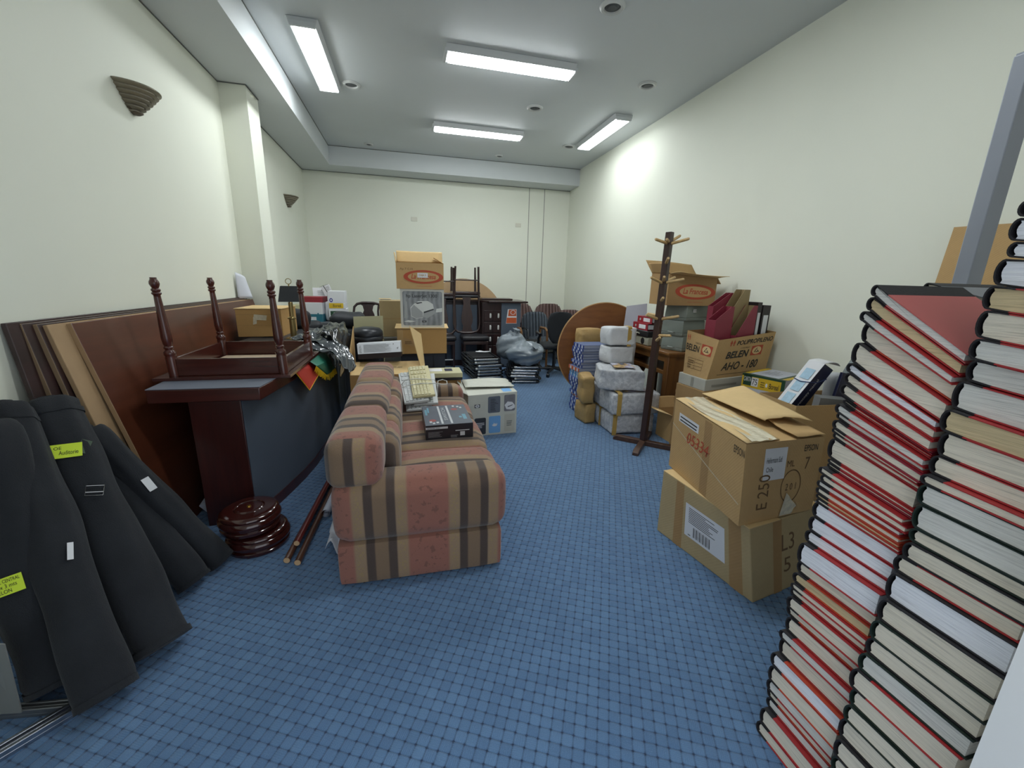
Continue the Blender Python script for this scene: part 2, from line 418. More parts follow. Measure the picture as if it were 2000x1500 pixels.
w = bpy.data.worlds.new('world'); sc.world = w; w.use_nodes = True
w.node_tree.nodes['Background'].inputs[0].default_value = (.86, .93, 1, 1); w.node_tree.nodes['Background'].inputs[1].default_value = .55
sc.view_settings.view_transform = 'Standard'; sc.view_settings.look = 'None'; sc.view_settings.gamma = 1; sc.view_settings.exposure = 1.42
# ================================================================== striped sofa
def stripes(name, axis, phase):
    t = NT(name); p = t.pos(False); s = t.n.new('ShaderNodeSeparateXYZ'); t.link(p, s.inputs[0])
    q = t.math('FRACT', t.math('ADD', t.math('DIVIDE', s.outputs[axis], .435), phase))
    red, gold, olive, dark = '#9a6a60', '#9c8770', '#84715e', '#4b4342'
    st = [(0, red), (.36, red), (.385, gold), (.485, gold), (.5, dark), (.575, dark), (.59, olive), (.715, olive), (.73, dark), (.805, dark), (.82, gold), (.92, gold), (.945, red), (1, red)]
    c = t.ramp(q, st)
    vor = t.n.new('ShaderNodeTexVoronoi'); vor.inputs['Scale'].default_value = 62; t.link(p, vor.inputs['Vector'])
    isg = t.ramp(q, [(0, '#000000'), (.37, '#000000'), (.40, '#ffffff'), (.47, '#ffffff'), (.49, '#000000'), (.815, '#000000'), (.835, '#ffffff'), (.9, '#ffffff'), (.93, '#000000'), (1, '#000000')])
    fl = t.math('MULTIPLY', t.math('LESS_THAN', vor.outputs['Distance'], .36), .8)
    c = t.mix(t.math('MULTIPLY', fl, isg), c, '#a08d68')
    isr = t.ramp(q, [(0, '#ffffff'), (.33, '#ffffff'), (.36, '#000000'), (.95, '#000000'), (.98, '#ffffff'), (1, '#ffffff')])
    lf = t.noise(p, 34, 2); c = t.mix(t.math('MULTIPLY', isr, t.math('MULTIPLY', t.math('GREATER_THAN', lf, .6), .42)), c, '#5a4442')
    n1 = t.noise(p, 240, 2); c = t.mix(.35, c, t.mix(n1, '#3a2a26', '#b8a48c'), 'SOFT_LIGHT')
    n2 = t.noise(p, 2.2, 3); c = t.mix(t.math('MULTIPLY', n2, .3), c, '#6f5b4a')
    t.base(c); t.bump(t.math('ADD', n1, t.math('MULTIPLY', fl, .3)), .3, .004)
    m_ = t.done(.92, 0, .12); t.b.inputs['Sheen Weight'].default_value = .25; return m_
M['fab_x'] = stripes('striped_upholstery_across', 0, .02); M['fab_cap'] = stripes('striped_upholstery_cap', 0, .41); M['fab_y'] = stripes('striped_upholstery_along', 1, .02)
SX0, SX1, SY0, SY1 = -.362, .432, 1.765, 3.625
sofa = thing('sofa', 'red and olive striped fabric sofa seen from its near armrest', 'sofa', (.03, 2.7, 0))
for yy in (1.87, 3.52):
    b = MB(); b.pillow((.03, yy, .118), (.775, .21, .215), .02, .004); b.build('skirt', 'fab_x', sofa, smooth=True)
b = MB(); b.bx(-.35, .41, 1.96, 3.43, .02, .26); b.build('seat_base', 'fab_y', sofa, bevel=.02)
for y0, y1 in ((1.765, 1.97), (3.42, 3.625)):
    b = MB(); b.pillow((.036, (y0+y1)/2, .372), (.80, y1-y0+.005, .30), .062, .012, n=12); b.build('armrest', 'fab_x', sofa, smooth=True)
b = MB(); b.bx(-.355, -.2, 1.95, 3.44, .2, .53); b.build('back_frame', 'fab_y', sofa, bevel=.03)
ys = [1.965, 2.31, 2.865, 3.43]
for i in range(3):
    y0, y1 = ys[i], ys[i+1]
    b = MB(); b.pillow((.165, (y0+y1)/2, .36), (.56, y1-y0-.006, .185), .055, .018, n=11); b.build('seat_cushion', 'fab_y', sofa, smooth=True)
    b = MB(); b.pillow((-.135, (y0+y1)/2, .515), (.12, y1-y0-.006, .26), .05, .012, n=9); b.build('back_cushion', 'fab_y', sofa, smooth=True)
yb = [1.768, 2.36, 2.95, 3.62]
for i in range(3):
    b = MB(); b.pillow((-.262, (yb[i]+yb[i+1])/2, .61), (.24, yb[i+1]-yb[i]-.004, .235), .058, .010, n=12)
    if i == 0:
        for f in b.bm.faces: f.material_index = 1 if f.calc_center_median().y < 1.815 else 0
        b.build('headrest_bolster', ['fab_y', 'fab_cap'], sofa, smooth=True)
    else: b.build('headrest_bolster', 'fab_y', sofa, smooth=True)

# ================================================================== desk with thick top and grey side
M['cherry'] = wood('cherry_laminate', '#2e1210', '#4a1d17', .32, 2, 7); M['cherry_h'] = wood('cherry_laminate_flat', '#3a1814', '#552620', .3, 0, 7)
M['mahog'] = wood('mahogany', '#3a1712', '#5c271c', .25, 2, 10, .4); M['mahog_h'] = wood('mahogany_rail', '#341410', '#54231b', .25, 0, 10, .4)
mk('greytop', '#6f7684', .42, var=.06, vs=3); mk('greypanel', '#49525e', .5, var=.07, vs=2)
desk = thing('office_desk', 'dark cherry office desk with grey top and curved grey side panel, under the upturned table', 'desk', (-1.1, 3.4, 0))
TL, TR2, BR2, BL2 = (-1.345, 2.45), (-.808, 2.44), (-.70, 4.78), (-1.42, 4.80)
b = MB(); P2 = [TL, TR2, (-.748, 2.92), BR2, BL2]
b.hexa([V((x, y, .748)) for x, y in P2], [V((x, y, .822)) for x, y in P2]); b.build('desk_edge', 'cherry_h', desk, bevel=.006)
b = MB(); b.hexa([V((x, y, .8225)) for x, y in P2], [V((x, y, .8255)) for x, y in P2]); b.build('desk_top', 'greytop', desk)
b = MB(); b.hexa([V((-1.165, 2.455, 0)), V((-.915, 2.455, 0)), V((-.915, 2.5, 0)), V((-1.165, 2.5, 0))], [V((-1.165, 2.455, .748)), V((-.915, 2.455, .748)), V((-.915, 2.5, .748)), V((-1.165, 2.5, .748))]); b.build('end_panel', 'cherry', desk, bevel=.003)
cur = [(-.912, 2.462), (-.862, 2.60), (-.815, 2.78), (-.77, 2.98), (-.735, 3.2), (-.712, 3.5), (-.70, 3.9), (-.70, 4.7)]
b = MB(); b.rings([[V((x, y, .07)), V((x, y, .748)), V((x-.03, y+.01, .748)), V((x-.03, y+.01, .07))] for x, y in cur]); b.build('side_panel', 'greypanel', desk, smooth=True)
b = MB(); b.rings([[V((x+.006, y, 0)), V((x+.006, y, .07)), V((x-.03, y+.01, .07)), V((x-.03, y+.01, 0))] for x, y in cur]); b.build('plinth', 'cherry', desk, smooth=True)
b = MB(); b.bx(-1.40, -.72, 4.72, 4.76, 0, .748); b.build('end_panel', 'cherry', desk)

# ------------------------------------------------------------------ upturned side table
tb = thing('side_table', 'mahogany side table lying upside down on the desk, turned legs in the air', 'table', (-1.04, 3.07, .8256))
b = MB(); b.bx(-1.405, -.70, 2.64, 3.52, .8258, .842); b.mi = 1; b.bx(-1.22, -.86, 2.86, 3.28, .842, .8435); b.build('tabletop', ['mahog_h', 'mahog_h'], tb, bevel=.005)
mk('pale_under', '#b9a58c', .7)
b = MB(); b.bx(-1.30, -.775, 2.74, 3.36, .8425, .846); b.build('underside_board', 'pale_under', tb)
for x0, x1, y0, y1 in ((-1.30, -.77, 2.69, 2.708), (-1.31, -.77, 3.385, 3.403), (-1.34, -1.322, 2.72, 3.38), (-.752, -.734, 2.72, 3.38)):
    b = MB(); b.bx(x0, x1, y0, y1, .8425, .942); b.build('apron', 'mahog_h', tb, bevel=.003)
def turned(x, y, tx, ty):
    pr = [(.024, .8425), (.024, .95), (.022, .958), (.026, .968), (.026, .982), (.017, .992), (.017, .998), (.021, 1.004), (.021, 1.010), (.016, 1.016), (.020, 1.028), (.023, 1.06), (.021, 1.12), (.0175, 1.2), (.0145, 1.285), (.014, 1.298), (.020, 1.304), (.020, 1.311), (.015, 1.316), (.019, 1.322), (.019, 1.330), (.0135, 1.336), (.017, 1.345), (.021, 1.358), (.020, 1.370), (.014, 1.383), (.0135, 1.393)]
    b = MB(); n = 20; rr = []
    for r, z in pr:
        k = (z - .84) / .55; cx, cy = x + (tx-x)*k, y + (ty-y)*k
        rr.append([V((cx + r*1.15*math.cos(2*math.pi*j/n), cy + r*1.15*math.sin(2*math.pi*j/n), z)) for j in range(n)])
    b.rings(rr); b.build('leg', 'mahog', tb, smooth=True, angle=55)
for x, y in ((-1.322, 2.705), (-.752, 2.705), (-1.325, 3.39), (-.75, 3.385)): turned(x, y, x-.022, y)

# ================================================================== table tops leaning on the left wall
M['brownboard'] = wood('brown_table_board', '#4b2719', '#6a3824', .38, 1, 3, .15); M['darkboard'] = wood('dark_table_board', '#2a1a18', '#40292a', .45, 1, 4)
mk('mdf', '#a98c69', .75, var=.1, vs=14); M['board_edge'] = plain('pale_edge', '#8f785d', .7)
def leanboard(k, xt, zt, xb, y0, y1, th, mats, label):
    # sheet from floor line x=xb up to x=xt at height zt
    t = V((xb - xt, 0, -zt)).normalized(); n = V((zt, 0, xb - xt)).normalized()
    b = MB(); bt = [V((xb, y0, 0)), V((xb, y1, 0)), V((xt, y1, zt)), V((xt, y0, zt))]
    b.mi = 0; b.hexa([p - n*th for p in bt], bt)
    for f in b.bm.faces: f.material_index = 1 if abs(f.calc_center_median().dot(n) - bt[0].dot(n)) > 1e-4 and abs(f.calc_center_median().dot(n) - (bt[0]-n*th).dot(n)) > 1e-4 else 0
    mnz = min(v.co.z for v in b.bm.verts)
    for v in b.bm.verts: v.co.z -= mnz
    solo(b, 'table_board', mats, label, 'board', (xb, (y0+y1)/2, 0), 'table boards leaning on the left wall', bevel=.003)
leanboard(0, -1.607, 1.20, -1.50, 2.14, 4.70, .02, ['darkboard', 'darkboard'], 'dark board closest to the left wall, rearmost of the leaning boards')
leanboard(1, -1.600, 1.19, -1.445, 2.20, 4.74, .022, ['darkboard', 'board_edge'], 'dark board second from the wall in the leaning row')
leanboard(2, -1.583, 1.182, -1.39, 2.25, 4.76, .022, ['darkboard', 'board_edge'], 'dark reddish board third from the wall in the leaning row')
leanboard(3, -1.566, 1.176, -1.335, 2.275, 4.78, .022, ['mdf', 'mdf'], 'raw tan fibreboard between the dark boards and the big brown one')
leanboard(4, -1.545, 1.172, -1.275, 2.38, 4.80, .024, ['brownboard', 'mdf'], 'big brown glossy table board in front of the leaning row')
# white sheet curling above the boards beside the pillar
mk('paper', '#cfd2dc', .6, var=.04); mk('paper2', '#c3c8d8', .6, var=.04)
b = MB()
b.grid(lambda u, v: V((-1.615 + .09*math.sin(u*2.8) * (1 - .55*v), 4.62 + .20*u, 1.19 + .25*v - .07*u*v)), 14, 8)
solo(b, 'poster_sheet', 'paper', 'white paper sheet curling up behind the boards beside the pillar', 'paper', (-1.6, 4.7, 1.19), smooth=True, solid=.0015)

# ================================================================== black canvas tubes
def canvas():
    t = NT('black_canvas'); p = t.pos(False); n = t.noise(p, 300, 2); w = t.noise(p, 5, 4)
    t.base(t.mix(w, '#131519', '#2a2d32')); t.bump(t.math('ADD', t.math('MULTIPLY', n, .3), w), .5, .012); m_ = t.done(.85, 0, .25); t.b.inputs['Sheen Weight'].default_value = .1; return m_
M['canvas'] = canvas(); mk('lime', '#cfe63a', .6, var=.03); mk('ink', '#26281f', .7, var=0); mk('whitetag', '#d6d7da', .5, var=.03); mk('buckle', '#9a9a9a', .25, 1); mk('mossband', '#3a4a3a', .7); mk('tan_metal', '#b0a070', .4, .4)
def roll(base, top, r, label, seed, flat=.82):
    rg = random.Random(seed); base, top = V(base), V(top); ax = (top - base).normalized()
    t = thing('fabric_tube', label, 'roll', (base.x, base.y, 0), 'black canvas tubes leaning at the left')
    sx = ax.cross(V((0, 0, 1))).normalized(); sy = sx.cross(ax).normalized()
    if sy.z < 0: sy = -sy; 
    n, k = 44, 26; L = (top - base).length; ph = [rg.uniform(0, 6.28) for _ in range(4)]
    def ringp(s, rr):
        c = base + ax * (L * s); o = []
        for j in range(n):
            a = 2*math.pi*j/n
            w = 1 + .035*math.sin(3*a + ph[0] + s*4) + .03*math.sin(2*a + ph[1] - s*7) + .02*math.sin(s*24 + ph[2] + a) + .03*math.sin(7*a + ph[3] + s*2.5)*(.4+s)
            o.append(c + (sx*math.cos(a) + sy*math.sin(a)*flat) * rr * w)
        return o
    rr = [ringp(0, r*.2), ringp(0, r*.86), ringp(.004, r*.97)] + [ringp(i/k, r * (1 + .05*math.sin(i*.5+ph[3]))) for i in range(1, k)] + [ringp(.99, r*.98), ringp(1.0, r*.9), ringp(.985, r*.6), ringp(.975, r*.1)]
    mn = min(p.z for q in rr for p in q); sh = V((0, 0, .001 - mn))
    b = MB(); b.rings([[p + sh for p in q] for q in rr]); b.build('canvas_sleeve', 'canvas', t, smooth=True, angle=60)
    for s in (0.0, .93):
        b = MB(); b.rings([[p + sh for p in ringp(s + e, r*1.04)] for e in (.002, .022)] , caps=False); b.build('hem_band', 'canvas', t, smooth=True)
    b = MB(); b.rings([[p + sh for p in ringp(e, r*q)] for e, q in ((.985, .45), (1.012, .47), (1.02, .44), (1.0, .2))]); b.build('drawstring_end', 'canvas', t, smooth=True)
    def patch(px, py, wpx, hpx, tilt, off=1.06, lift=.003):
        """small rectangle lying on the sleeve where the sight line through a photo point meets it"""
        best = None
        for i in range(120):
            for k in range(90):
                s = i/119; a_ = R(-20 + 200*k/89); q_ = base + sh + ax*(L*s) + (sx*math.cos(a_) + sy*math.sin(a_)*flat)*(r*off)
                d = q_ - EYE; w = d.dot(FWD); u, v = 1000 + FPX*d.dot(RGT)/w, 750 - FPX*d.dot(UPV)/w
                e = (u-px)**2 + (v-py)**2 + (0 if (sx*math.cos(a_) + sy*math.sin(a_)*flat).dot(d) < 0 else 1e6)
                if best is None or e < best[0]: best = (e, q_, w, (sx*math.cos(a_)/1 + sy*math.sin(a_)/flat).normalized())
        _, c, w, nrm = best; ex = (RGT - nrm*RGT.dot(nrm)).normalized(); ey = nrm.cross(ex)
        ct, st_ = math.cos(R(tilt)), math.sin(R(tilt)); ex, ey = ex*ct + ey*st_, ey*ct - ex*st_
        hx, hy = wpx*w/FPX/2, hpx*w/FPX/2; c = c + nrm*lift
        return Face(c - ex*hx - ey*hy, c + ex*hx - ey*hy, c + ex*hx + ey*hy, c - ex*hx + ey*hy)
    return t, patch
def sticker(t, F, name, mats, words=(), th=.0012):
    b = MB(); slab(b, [F.pt(0, 0, 0), F.pt(1, 0, 0), F.pt(1, 1, 0), F.pt(0, 1, 0)], th); b.mi = 1
    for (s, u0, v0, u1, v1) in words: F.text(b, s, u0, v0, u1, v1, .0018)
    b.build(name, mats, t)
t0, p0 = roll(at(105, 1388, Z=0) + V((-.0, .10, .09)), at(-70, 812, X=-1.50), .118, "black canvas tube at the photo's left edge with a lime note near its middle", 1)
sticker(t0, p0(14, 1143, 44, 34, 22), 'lime_note', ['lime', 'ink'], [('HALL CENTRAL', .08, .70, .92, .90), ('12 x 3 mts', .1, .40, .8, .62), ('TELON', .1, .1, .6, .32)])
t1, p1 = roll(at(207, 1392, Z=0) + V((-.0, .02, .08)), at(0, 778, X=-1.50), .078, 'long black canvas tube second from the left, its foot by the aluminium frame', 2)
sticker(t1, p1(138, 1078, 9, 34, 42), 'white_tag', ['whitetag', 'ink'])
t2, p2 = roll(at(322, 1292, Z=0) + V((-.01, .03, .075)), at(90, 775, X=-1.47), .088, 'wide black canvas tube with a lime note and a small metal buckle', 3)
sticker(t2, p2(131, 881, 44, 29, 25), 'lime_note', ['lime', 'ink'], [('OE', .12, .60, .36, .82), ('Auditorio', .28, .22, .88, .52)])
sticker(t2, p2(163, 872, 16, 30, 25), 'moss_tape', ['mossband', 'mossband'], (), .0008)
F = p2(184, 957, 25, 20, 24); b = MB()
b.tube([F.pt(0, 0, .003), F.pt(1, 0, .003), F.pt(1, 1, .003), F.pt(0, 1, .003)], .0022, 8, closed=True); b.tube([F.pt(0, .35, .003), F.pt(1, .35, .003)], .0025, 8); b.build('buckle', 'buckle', t2, smooth=True)
t3, p3 = roll(at(275, 1315, Z=0) + V((-.03, .05, .065)), at(60, 860, X=-1.52), .068, 'slim black canvas tube squeezed in behind the one with the buckle', 4)
t4, p4 = roll(at(388, 1156, Z=0) + V((-.02, .03, .065)), at(150, 850, X=-1.44), .072, 'black canvas tube second from the right in the leaning row', 5)
sticker(t4, p4(282, 962, 12, 16, -40), 'white_tag', ['whitetag', 'ink'])
t5, p5 = roll(at(438, 1112, Z=0) + V((-.02, .03, .06)), at(168, 828, X=-1.39), .066, 'black canvas tube with a white tag, rightmost of the leaning row', 6)
sticker(t5, p5(291, 947, 14, 28, 62), 'white_tag', ['whitetag', 'ink'])

# ================================================================== aluminium frame lying at the lower left
M['panel_grey'] = plain('grey_acrylic', '#8d8f8c', .3, 0, .08); M['panel_grey'].node_tree.nodes['Principled BSDF'].inputs['Alpha'].default_value = .8
b = MB(); slab(b, [at(-60, 1398, Z=.032), at(43, 1391, Z=.032), at(9, 1258, Y=1.37), at(-70, 1252, Y=1.37)], .004)
solo(b, 'acrylic_panel', 'panel_grey', 'grey acrylic panel standing on the aluminium frame at the left edge', 'panel', at(0, 1394, Z=.0))
M['alu'] = plain('brushed_aluminium', '#b9bcc4', .28, 1, .06, 40); M['alu_d'] = plain('dull_aluminium', '#8b8d90', .45, .8, .06)
fr = thing('aluminium_frame', 'shiny aluminium frame lying on the carpet at the lower left corner', 'frame', (-1.35, 1.2, 0))
c0 = V((-1.108, 1.372, 0)); d1 = (V((-1.235, 1.25, 0)) - c0).normalized(); 
c1 = c0 + d1 * .75; d2 = V((-1, .12, 0)).normalized(); c3 = c0 + d2 * .45; c2 = c3 + d1 * .75
def rail(a, b_, w, nm, mat):
    d = (b_ - a).normalized(); s = V((-d.y, d.x, 0)); b = MB()
    for o, hw, z0, z1 in ((0, w, 0, .014), (-w*.72, w*.26, .014, .03), (w*.72, w*.26, .014, .03), (0, w*.16, .014, .026)):
        b.hexa([a + s*(o-hw), b_ + s*(o-hw), b_ + s*(o+hw), a + s*(o+hw)], [p + V((0, 0, z1)) for p in (a + s*(o-hw), b_ + s*(o-hw), b_ + s*(o+hw), a + s*(o+hw))])
        for v in b.bm.verts[-8:]: pass
    b.build(nm, mat, fr, bevel=.002)
rail(c0, c1, .022, 'rail', 'alu'); rail(c0 + d2*.03, c3, .016, 'rail', 'alu_d'); rail(c3 + d1*.03, c2, .016, 'rail', 'alu_d')

# ================================================================== lacquered round bases
M['lacquer'] = plain('dark_red_lacquer', '#351310', .12, 0, .2, 5, spec=.6, coat=.6); mk('brass', '#b08a3c', .3, .9)
def round_base(x, y, z, rr, label, tilt=0):
    t = thing('pedestal_disc', label, 'pedestal base', (x, y, z), 'stacked lacquered round bases')
    h = [(.001, 0), (rr*.93, 0), (rr*.97, .006), (rr*.97, .02), (rr*.90, .028), (rr*.9, .034), (rr, .044), (rr*1.02, .056), (rr*.985, .068), (rr*.92, .075), (rr*.92, .08), (rr*.95, .086), (rr*.93, .094), (rr*.82, .100), (rr*.62, .104), (rr*.5, .105), (rr*.47, .100), (rr*.44, .105), (rr*.3, .108), (.001, .108)]
    b = MB(); b.lathe(h, (x, y, z), 48, Matrix.Rotation(R(tilt), 3, 'X')); b.build('turned_disc', 'lacquer', t, smooth=True, angle=50)
    b = MB(); b.lathe([(.001, .108), (.011, .108), (.009, .113), (.001, .114)], (x, y, z), 12); b.build('centre_screw', 'brass', t, smooth=True)
round_base(-.835, 2.235, 0, .152, 'dark red lacquered round wooden base, the lower of two stacked by the desk')
round_base(-.862, 2.232, .1142, .146, 'dark red lacquered round wooden base, the upper of two stacked by the desk')

# ------------------------------------------------------------------ wooden poles on the floor
M['pole_red'] = wood('red_stained_pole', '#5a160f', '#7a2416', .3, 1, 10, .3); M['pole_brown'] = wood('brown_pole', '#4a2a1a', '#6d4630', .4, 1, 10, .2); mk('pole_end', '#c5a57e', .7)
def pole(a, b_, r, mt, label):
    a, b_ = V(a), V(b_); b = MB(); b.tube([a, b_], r, 16); b.mi = 1; d = (a - b_).normalized() * .0008
    b.tube([a + d*.2, a + d], r*.93, 16)
    solo(b, 'flag_pole', [mt, 'pole_end'], label, 'pole', (a.x, a.y, 0), 'wooden poles behind the sofa', smooth=True)
pole((-.645, 2.015, .0165), (-.545, 3.60, .0165), .0165, 'pole_brown', 'brown wooden pole on the carpet, left of the two lower ones')
pole((-.588, 1.985, .0165), (-.50, 3.55, .0165), .0165, 'pole_brown', 'brown wooden pole on the carpet closest to the sofa')
pole((-.618, 2.11, .046), (-.53, 3.62, .046), .0155, 'pole_red', 'glossy red-brown wooden pole lying on top of two others')
# white paper roll and torn sheet behind the sofa
ra = at(636, 1003, Z=.026); rb = ra + V((.045, .75, 0)); b = MB(); b.tube([ra, rb], .024, 20, caps=False); b.tube([ra, rb], .013, 20, caps=False)
solo(b, 'paper_roll', 'paper2', 'white rolled paper tube behind the sofa', 'paper roll', tuple(ra), smooth=True)
b = MB(); rg = random.Random(5)
b.grid(lambda u, v: V((-.47 + .10*u + .012*math.sin(v*9), 2.05 + .40*v + .03*math.sin(u*7), .03 + .028*math.sin(u*6 + v*9) + .02*v)), 8, 16)
solo(b, 'crumpled_sheet', 'paper', 'crumpled white sheet on the carpet between poles and sofa', 'paper', (-.43, 2.2, 0), smooth=True, solid=.0015)
# crumpled papers between boards and desk
for (x, y, z, s, lb) in ((-1.215, 2.62, .0, .10, 'crumpled white paper at the foot of the desk, lowest of three'), (-1.23, 2.74, .11, .085, 'crumpled pale paper beside the desk panel, middle of three'), (-1.235, 2.80, .23, .06, 'small crumpled pale paper beside the desk panel, topmost of three')):
    b = MB(); rg = random.Random(int(z*100)+3)
    pts = [V((rg.uniform(-1, 1), rg.uniform(-1, 1), rg.uniform(0, 1.1))) * s for _ in range(16)]
    vs = [b.bm.verts.new(V((x, y, z + .001)) + V((p.x*.45, p.y, max(0, p.z)))) for p in pts]; bmesh.ops.convex_hull(b.bm, input=vs)
    for v in [v for v in b.bm.verts if not v.link_faces]: b.bm.verts.remove(v)
    mn = min(v.co.z for v in b.bm.verts)
    solo(b, 'crumpled_paper', 'paper2', lb, 'paper', (x, y, z), 'crumpled papers beside the desk')
# ================================================================== cartons, books and paper on the right
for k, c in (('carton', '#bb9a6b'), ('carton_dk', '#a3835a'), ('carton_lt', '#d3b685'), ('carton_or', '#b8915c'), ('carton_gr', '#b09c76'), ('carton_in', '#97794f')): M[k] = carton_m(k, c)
mk('print_black', '#2b2a26', .7, var=0); mk('print_red', '#b04a30', .7, var=.05, vs=30); mk('print_brown', '#6a4f30', .7, var=0); mk('print_green', '#2f4a38', .7, var=0)
mk('print_grey', '#76787a', .6, var=.05, vs=30); mk('label_white', '#d9dade', .55, var=.03); mk('white_card', '#c9cac2', .6, var=.1, vs=9); mk('print_blue', '#6fa3d6', .5, var=.05)
M['tape'] = plain('clear_packing_tape', '#c4b18b', .12, 0, .15, 20, spec=.8); mk('tape_br', '#a8884f', .3, var=.1)
M['tape_clear'] = plain('crinkled_tape', '#d2c8ae', .08, 0, .25, 40, bump=.6, bs=50, spec=.9)
def strip(mb, F, u0, v0, u1, v1, o=.0022): F.rect(mb, u0, v0, u1, v1, o)
def wrinkle(c, n=6, amt=.004, seed=0):
    rg = random.Random(seed); return rg
def carton_thing(name, label, cat, c, mat, prints=None, group=None, bevel=.004, nb='box_body', base=None):
    """c: eight corners; prints: function(faces, mb) drawing on slots 1.. ; returns thing, faces"""
    t = thing(name, label, cat, base or (mid(c[:4]).x, mid(c[:4]).y, c[0].z), group)
    b = MB(); b.bihexa(c); F = sides(c); mats = [mat]
    if prints: mats += prints(F, b)
    o = b.build(nb, mats, t, bevel=bevel); return t, F

# ---- the two worn cartons by the bookstacks
def q(px, py, Z): return at(px, py, Z=Z)
h1 = .378
B1 = [q(1470, 1178, 0), V((1.99, 1.36, 0)), V((1.86, 2.02, 0)), q(1283, 1035, 0),
      q(1464, 1034, h1), V((1.955, 1.40, h1)), V((1.86, 2.06, h1)), q(1296, 920, h1)]
def pr1(F, b):
    f = F['left']; b.mi = 1; f.rect(b, .33, .27, .76, .77)
    b.mi = 2; f.lines(b, .37, .50, .70, .74, 9, .38, 3, .5); f.lines(b, .37, .30, .40, .33, 1, .4)
    for i in range(16):
        u = .43 + i*.0115; f.rect(b, u, .31, u + (.003 if i % 3 else .007), .46, .0022)
    b.mi = 3; f.rect(b, .20, .0, .30, 1, .0008); f.rect(b, .80, 0, .92, 1, .0008); g = F['front']; g.rect(b, .30, 0, .42, 1, .0008)
    b.mi = 4; g.text(b, 'L3', .42, .55, .60, .78, .001); g.text(b, '5', .45, .25, .55, .45, .001)
    return ['label_white', 'print_black', 'carton_dk', 'print_brown']
t, F = carton_thing('cardboard_carton', 'tan cardboard carton with a white barcode label, lower of two worn ones', 'carton', B1, 'carton_gr', pr1)
b = MB(); slab(b, [B1[7] + V((.0, 0, .003)), B1[4] + V((.0, 0, .003)), B1[4] + V((.2, .03, .004)), B1[7] + V((.2, 0, .004))], .004); b.build('top_flap', 'carton_lt', t)
b = MB(); slab(b, [B1[5] + V((-.2, 0, .003)), B1[5] + V((0, 0, .003)), B1[6] + V((0, 0, .003)), B1[6] + V((-.2, 0, .003))], .004); b.build('top_flap', 'carton_lt', t)
z2, h2 = h1 + .008, .785
B2 = [q(1442, 1028, z2), V((1.86, 1.37, z2)), V((1.92, 1.96, z2)), q(1306, 908, z2),
      q(1458, 868, h2-.01), q(1612, 853, h2-.02), V((1.94, 1.95, h2)), q(1320, 780, h2)]
def pr2(F, b):
    f, g = F['left'], F['front']
    b.mi = 1; f.rect(b, .10, .74, .42, .86); g.rect(b, .24, .52, .52, .92)
    b.mi = 2; f.lines(b, .12, .76, .40, .85, 2, .4, 4, .15); f.text(b, 'EPSON', .88, .83, .995, .92, .002)
    g.text(b, 'EPSON', .74, .84, .92, .92, .002); g.text(b, 'Hellermann Sud', .27, .74, .46, .81, .0024); g.text(b, 'Chile', .27, .63, .36, .69, .0024)
    b.mi = 3; f.text(b, '05334', .26, .52, .58, .68, .002, .2); f.rect(b, .25, .585, .60, .595, .0022)
    b.mi = 4; g.text(b, 'E 250', .20, .16, .34, .60, .0014, rot=90); g.ellipse(b, .63, .40, .135, .22, .0014, rin=.93); g.text(b, '2 0 1', .56, .35, .70, .44, .0014, rot=0); g.text(b, 'ML', .54, .66, .64, .74, .0014); g.text(b, '7', .78, .60, .84, .76, .0014)
    b.mi = 5; f.rect(b, .50, 0, .60, .98, .0008)
    return ['label_white', 'print_black', 'print_red', 'print_brown', 'carton_dk']
t, F = carton_thing('cardboard_carton', 'battered brown carton with torn taped lid and red marker number, upper of two', 'carton', B2, 'carton', pr2)
def flapgrid(p00, p10, p11, p01, curl, mat, nm, seed, par=t):
    rg = random.Random(seed); p00, p10, p11, p01 = map(V, (p00, p10, p11, p01)); b = MB()
    def fn(u, v):
        e = .006*math.sin(u*17+seed)*v
        p = (p00*(1-u) + p10*u)*(1-v) + (p01*(1-u) + p11*u)*v
        return p + V((0, 0, curl(u, v) + .003*math.sin(u*9+seed)*math.sin(v*6))) + V((e, -e, 0))
    b.grid(fn, 16, 10); b.build(nm, mat, par, smooth=True, solid=.004)
A4, A5, A6, A7 = B2[4:]
up = V((0, 0, .006))
flapgrid(A7 + up, A4 + up, A4 + (A5-A4)*.42 + up, A7 + (A6-A7)*.42 + up, lambda u, v: 0, 'carton_lt', 'top_flap', 1)
flapgrid(A5 + up, A6 + up, A6 + (A7-A6)*.40 + up*2, A5 + (A4-A5)*.40 + up*2, lambda u, v: .004 + .02*v*u, 'carton', 'top_flap', 2)
flapgrid(A7 + (A6-A7)*.36 + up*3, A6 + up*3 + V((.03, .06, .0)), A5 + V((.02, .10, .01)) + up*3, A4 + (A5-A4)*.50 + V((.03, .16, .006)) + up*3, lambda u, v: .012 + .022*(1-math.cos(u*3.1))*.5*(1-v) + .02*v*math.sin(u*3.1), 'carton_lt', 'top_flap', 3)
b = MB(); f = Face(A4 + up, A5 + up, A6 + up, A7 + up)
b.grid(lambda u, v: f.pt(.06 + .30*u + .03*math.sin(v*7), v, .004 + .002*math.sin(u*14+v*11)), 10, 16); g = F['front']; l = F['left']
b.build('tape', 'tape_clear', t, smooth=True)
b = MB(); b.grid(lambda u, v: g.pt(.52 + .16*u + .06*v, .02 + .30*v - .2*u*v, .004 + .003*math.sin(u*9)*math.sin(v*8)), 8, 8); b.build('tape', 'tape_clear', t, smooth=True)
b = MB(); b.grid(lambda u, v: l.pt(.0 + .98*u, .30 - .05*u + .012*v + (.35*(1-u)), .002), 12, 2); b.build('tape', 'tape_clear', t, smooth=True)

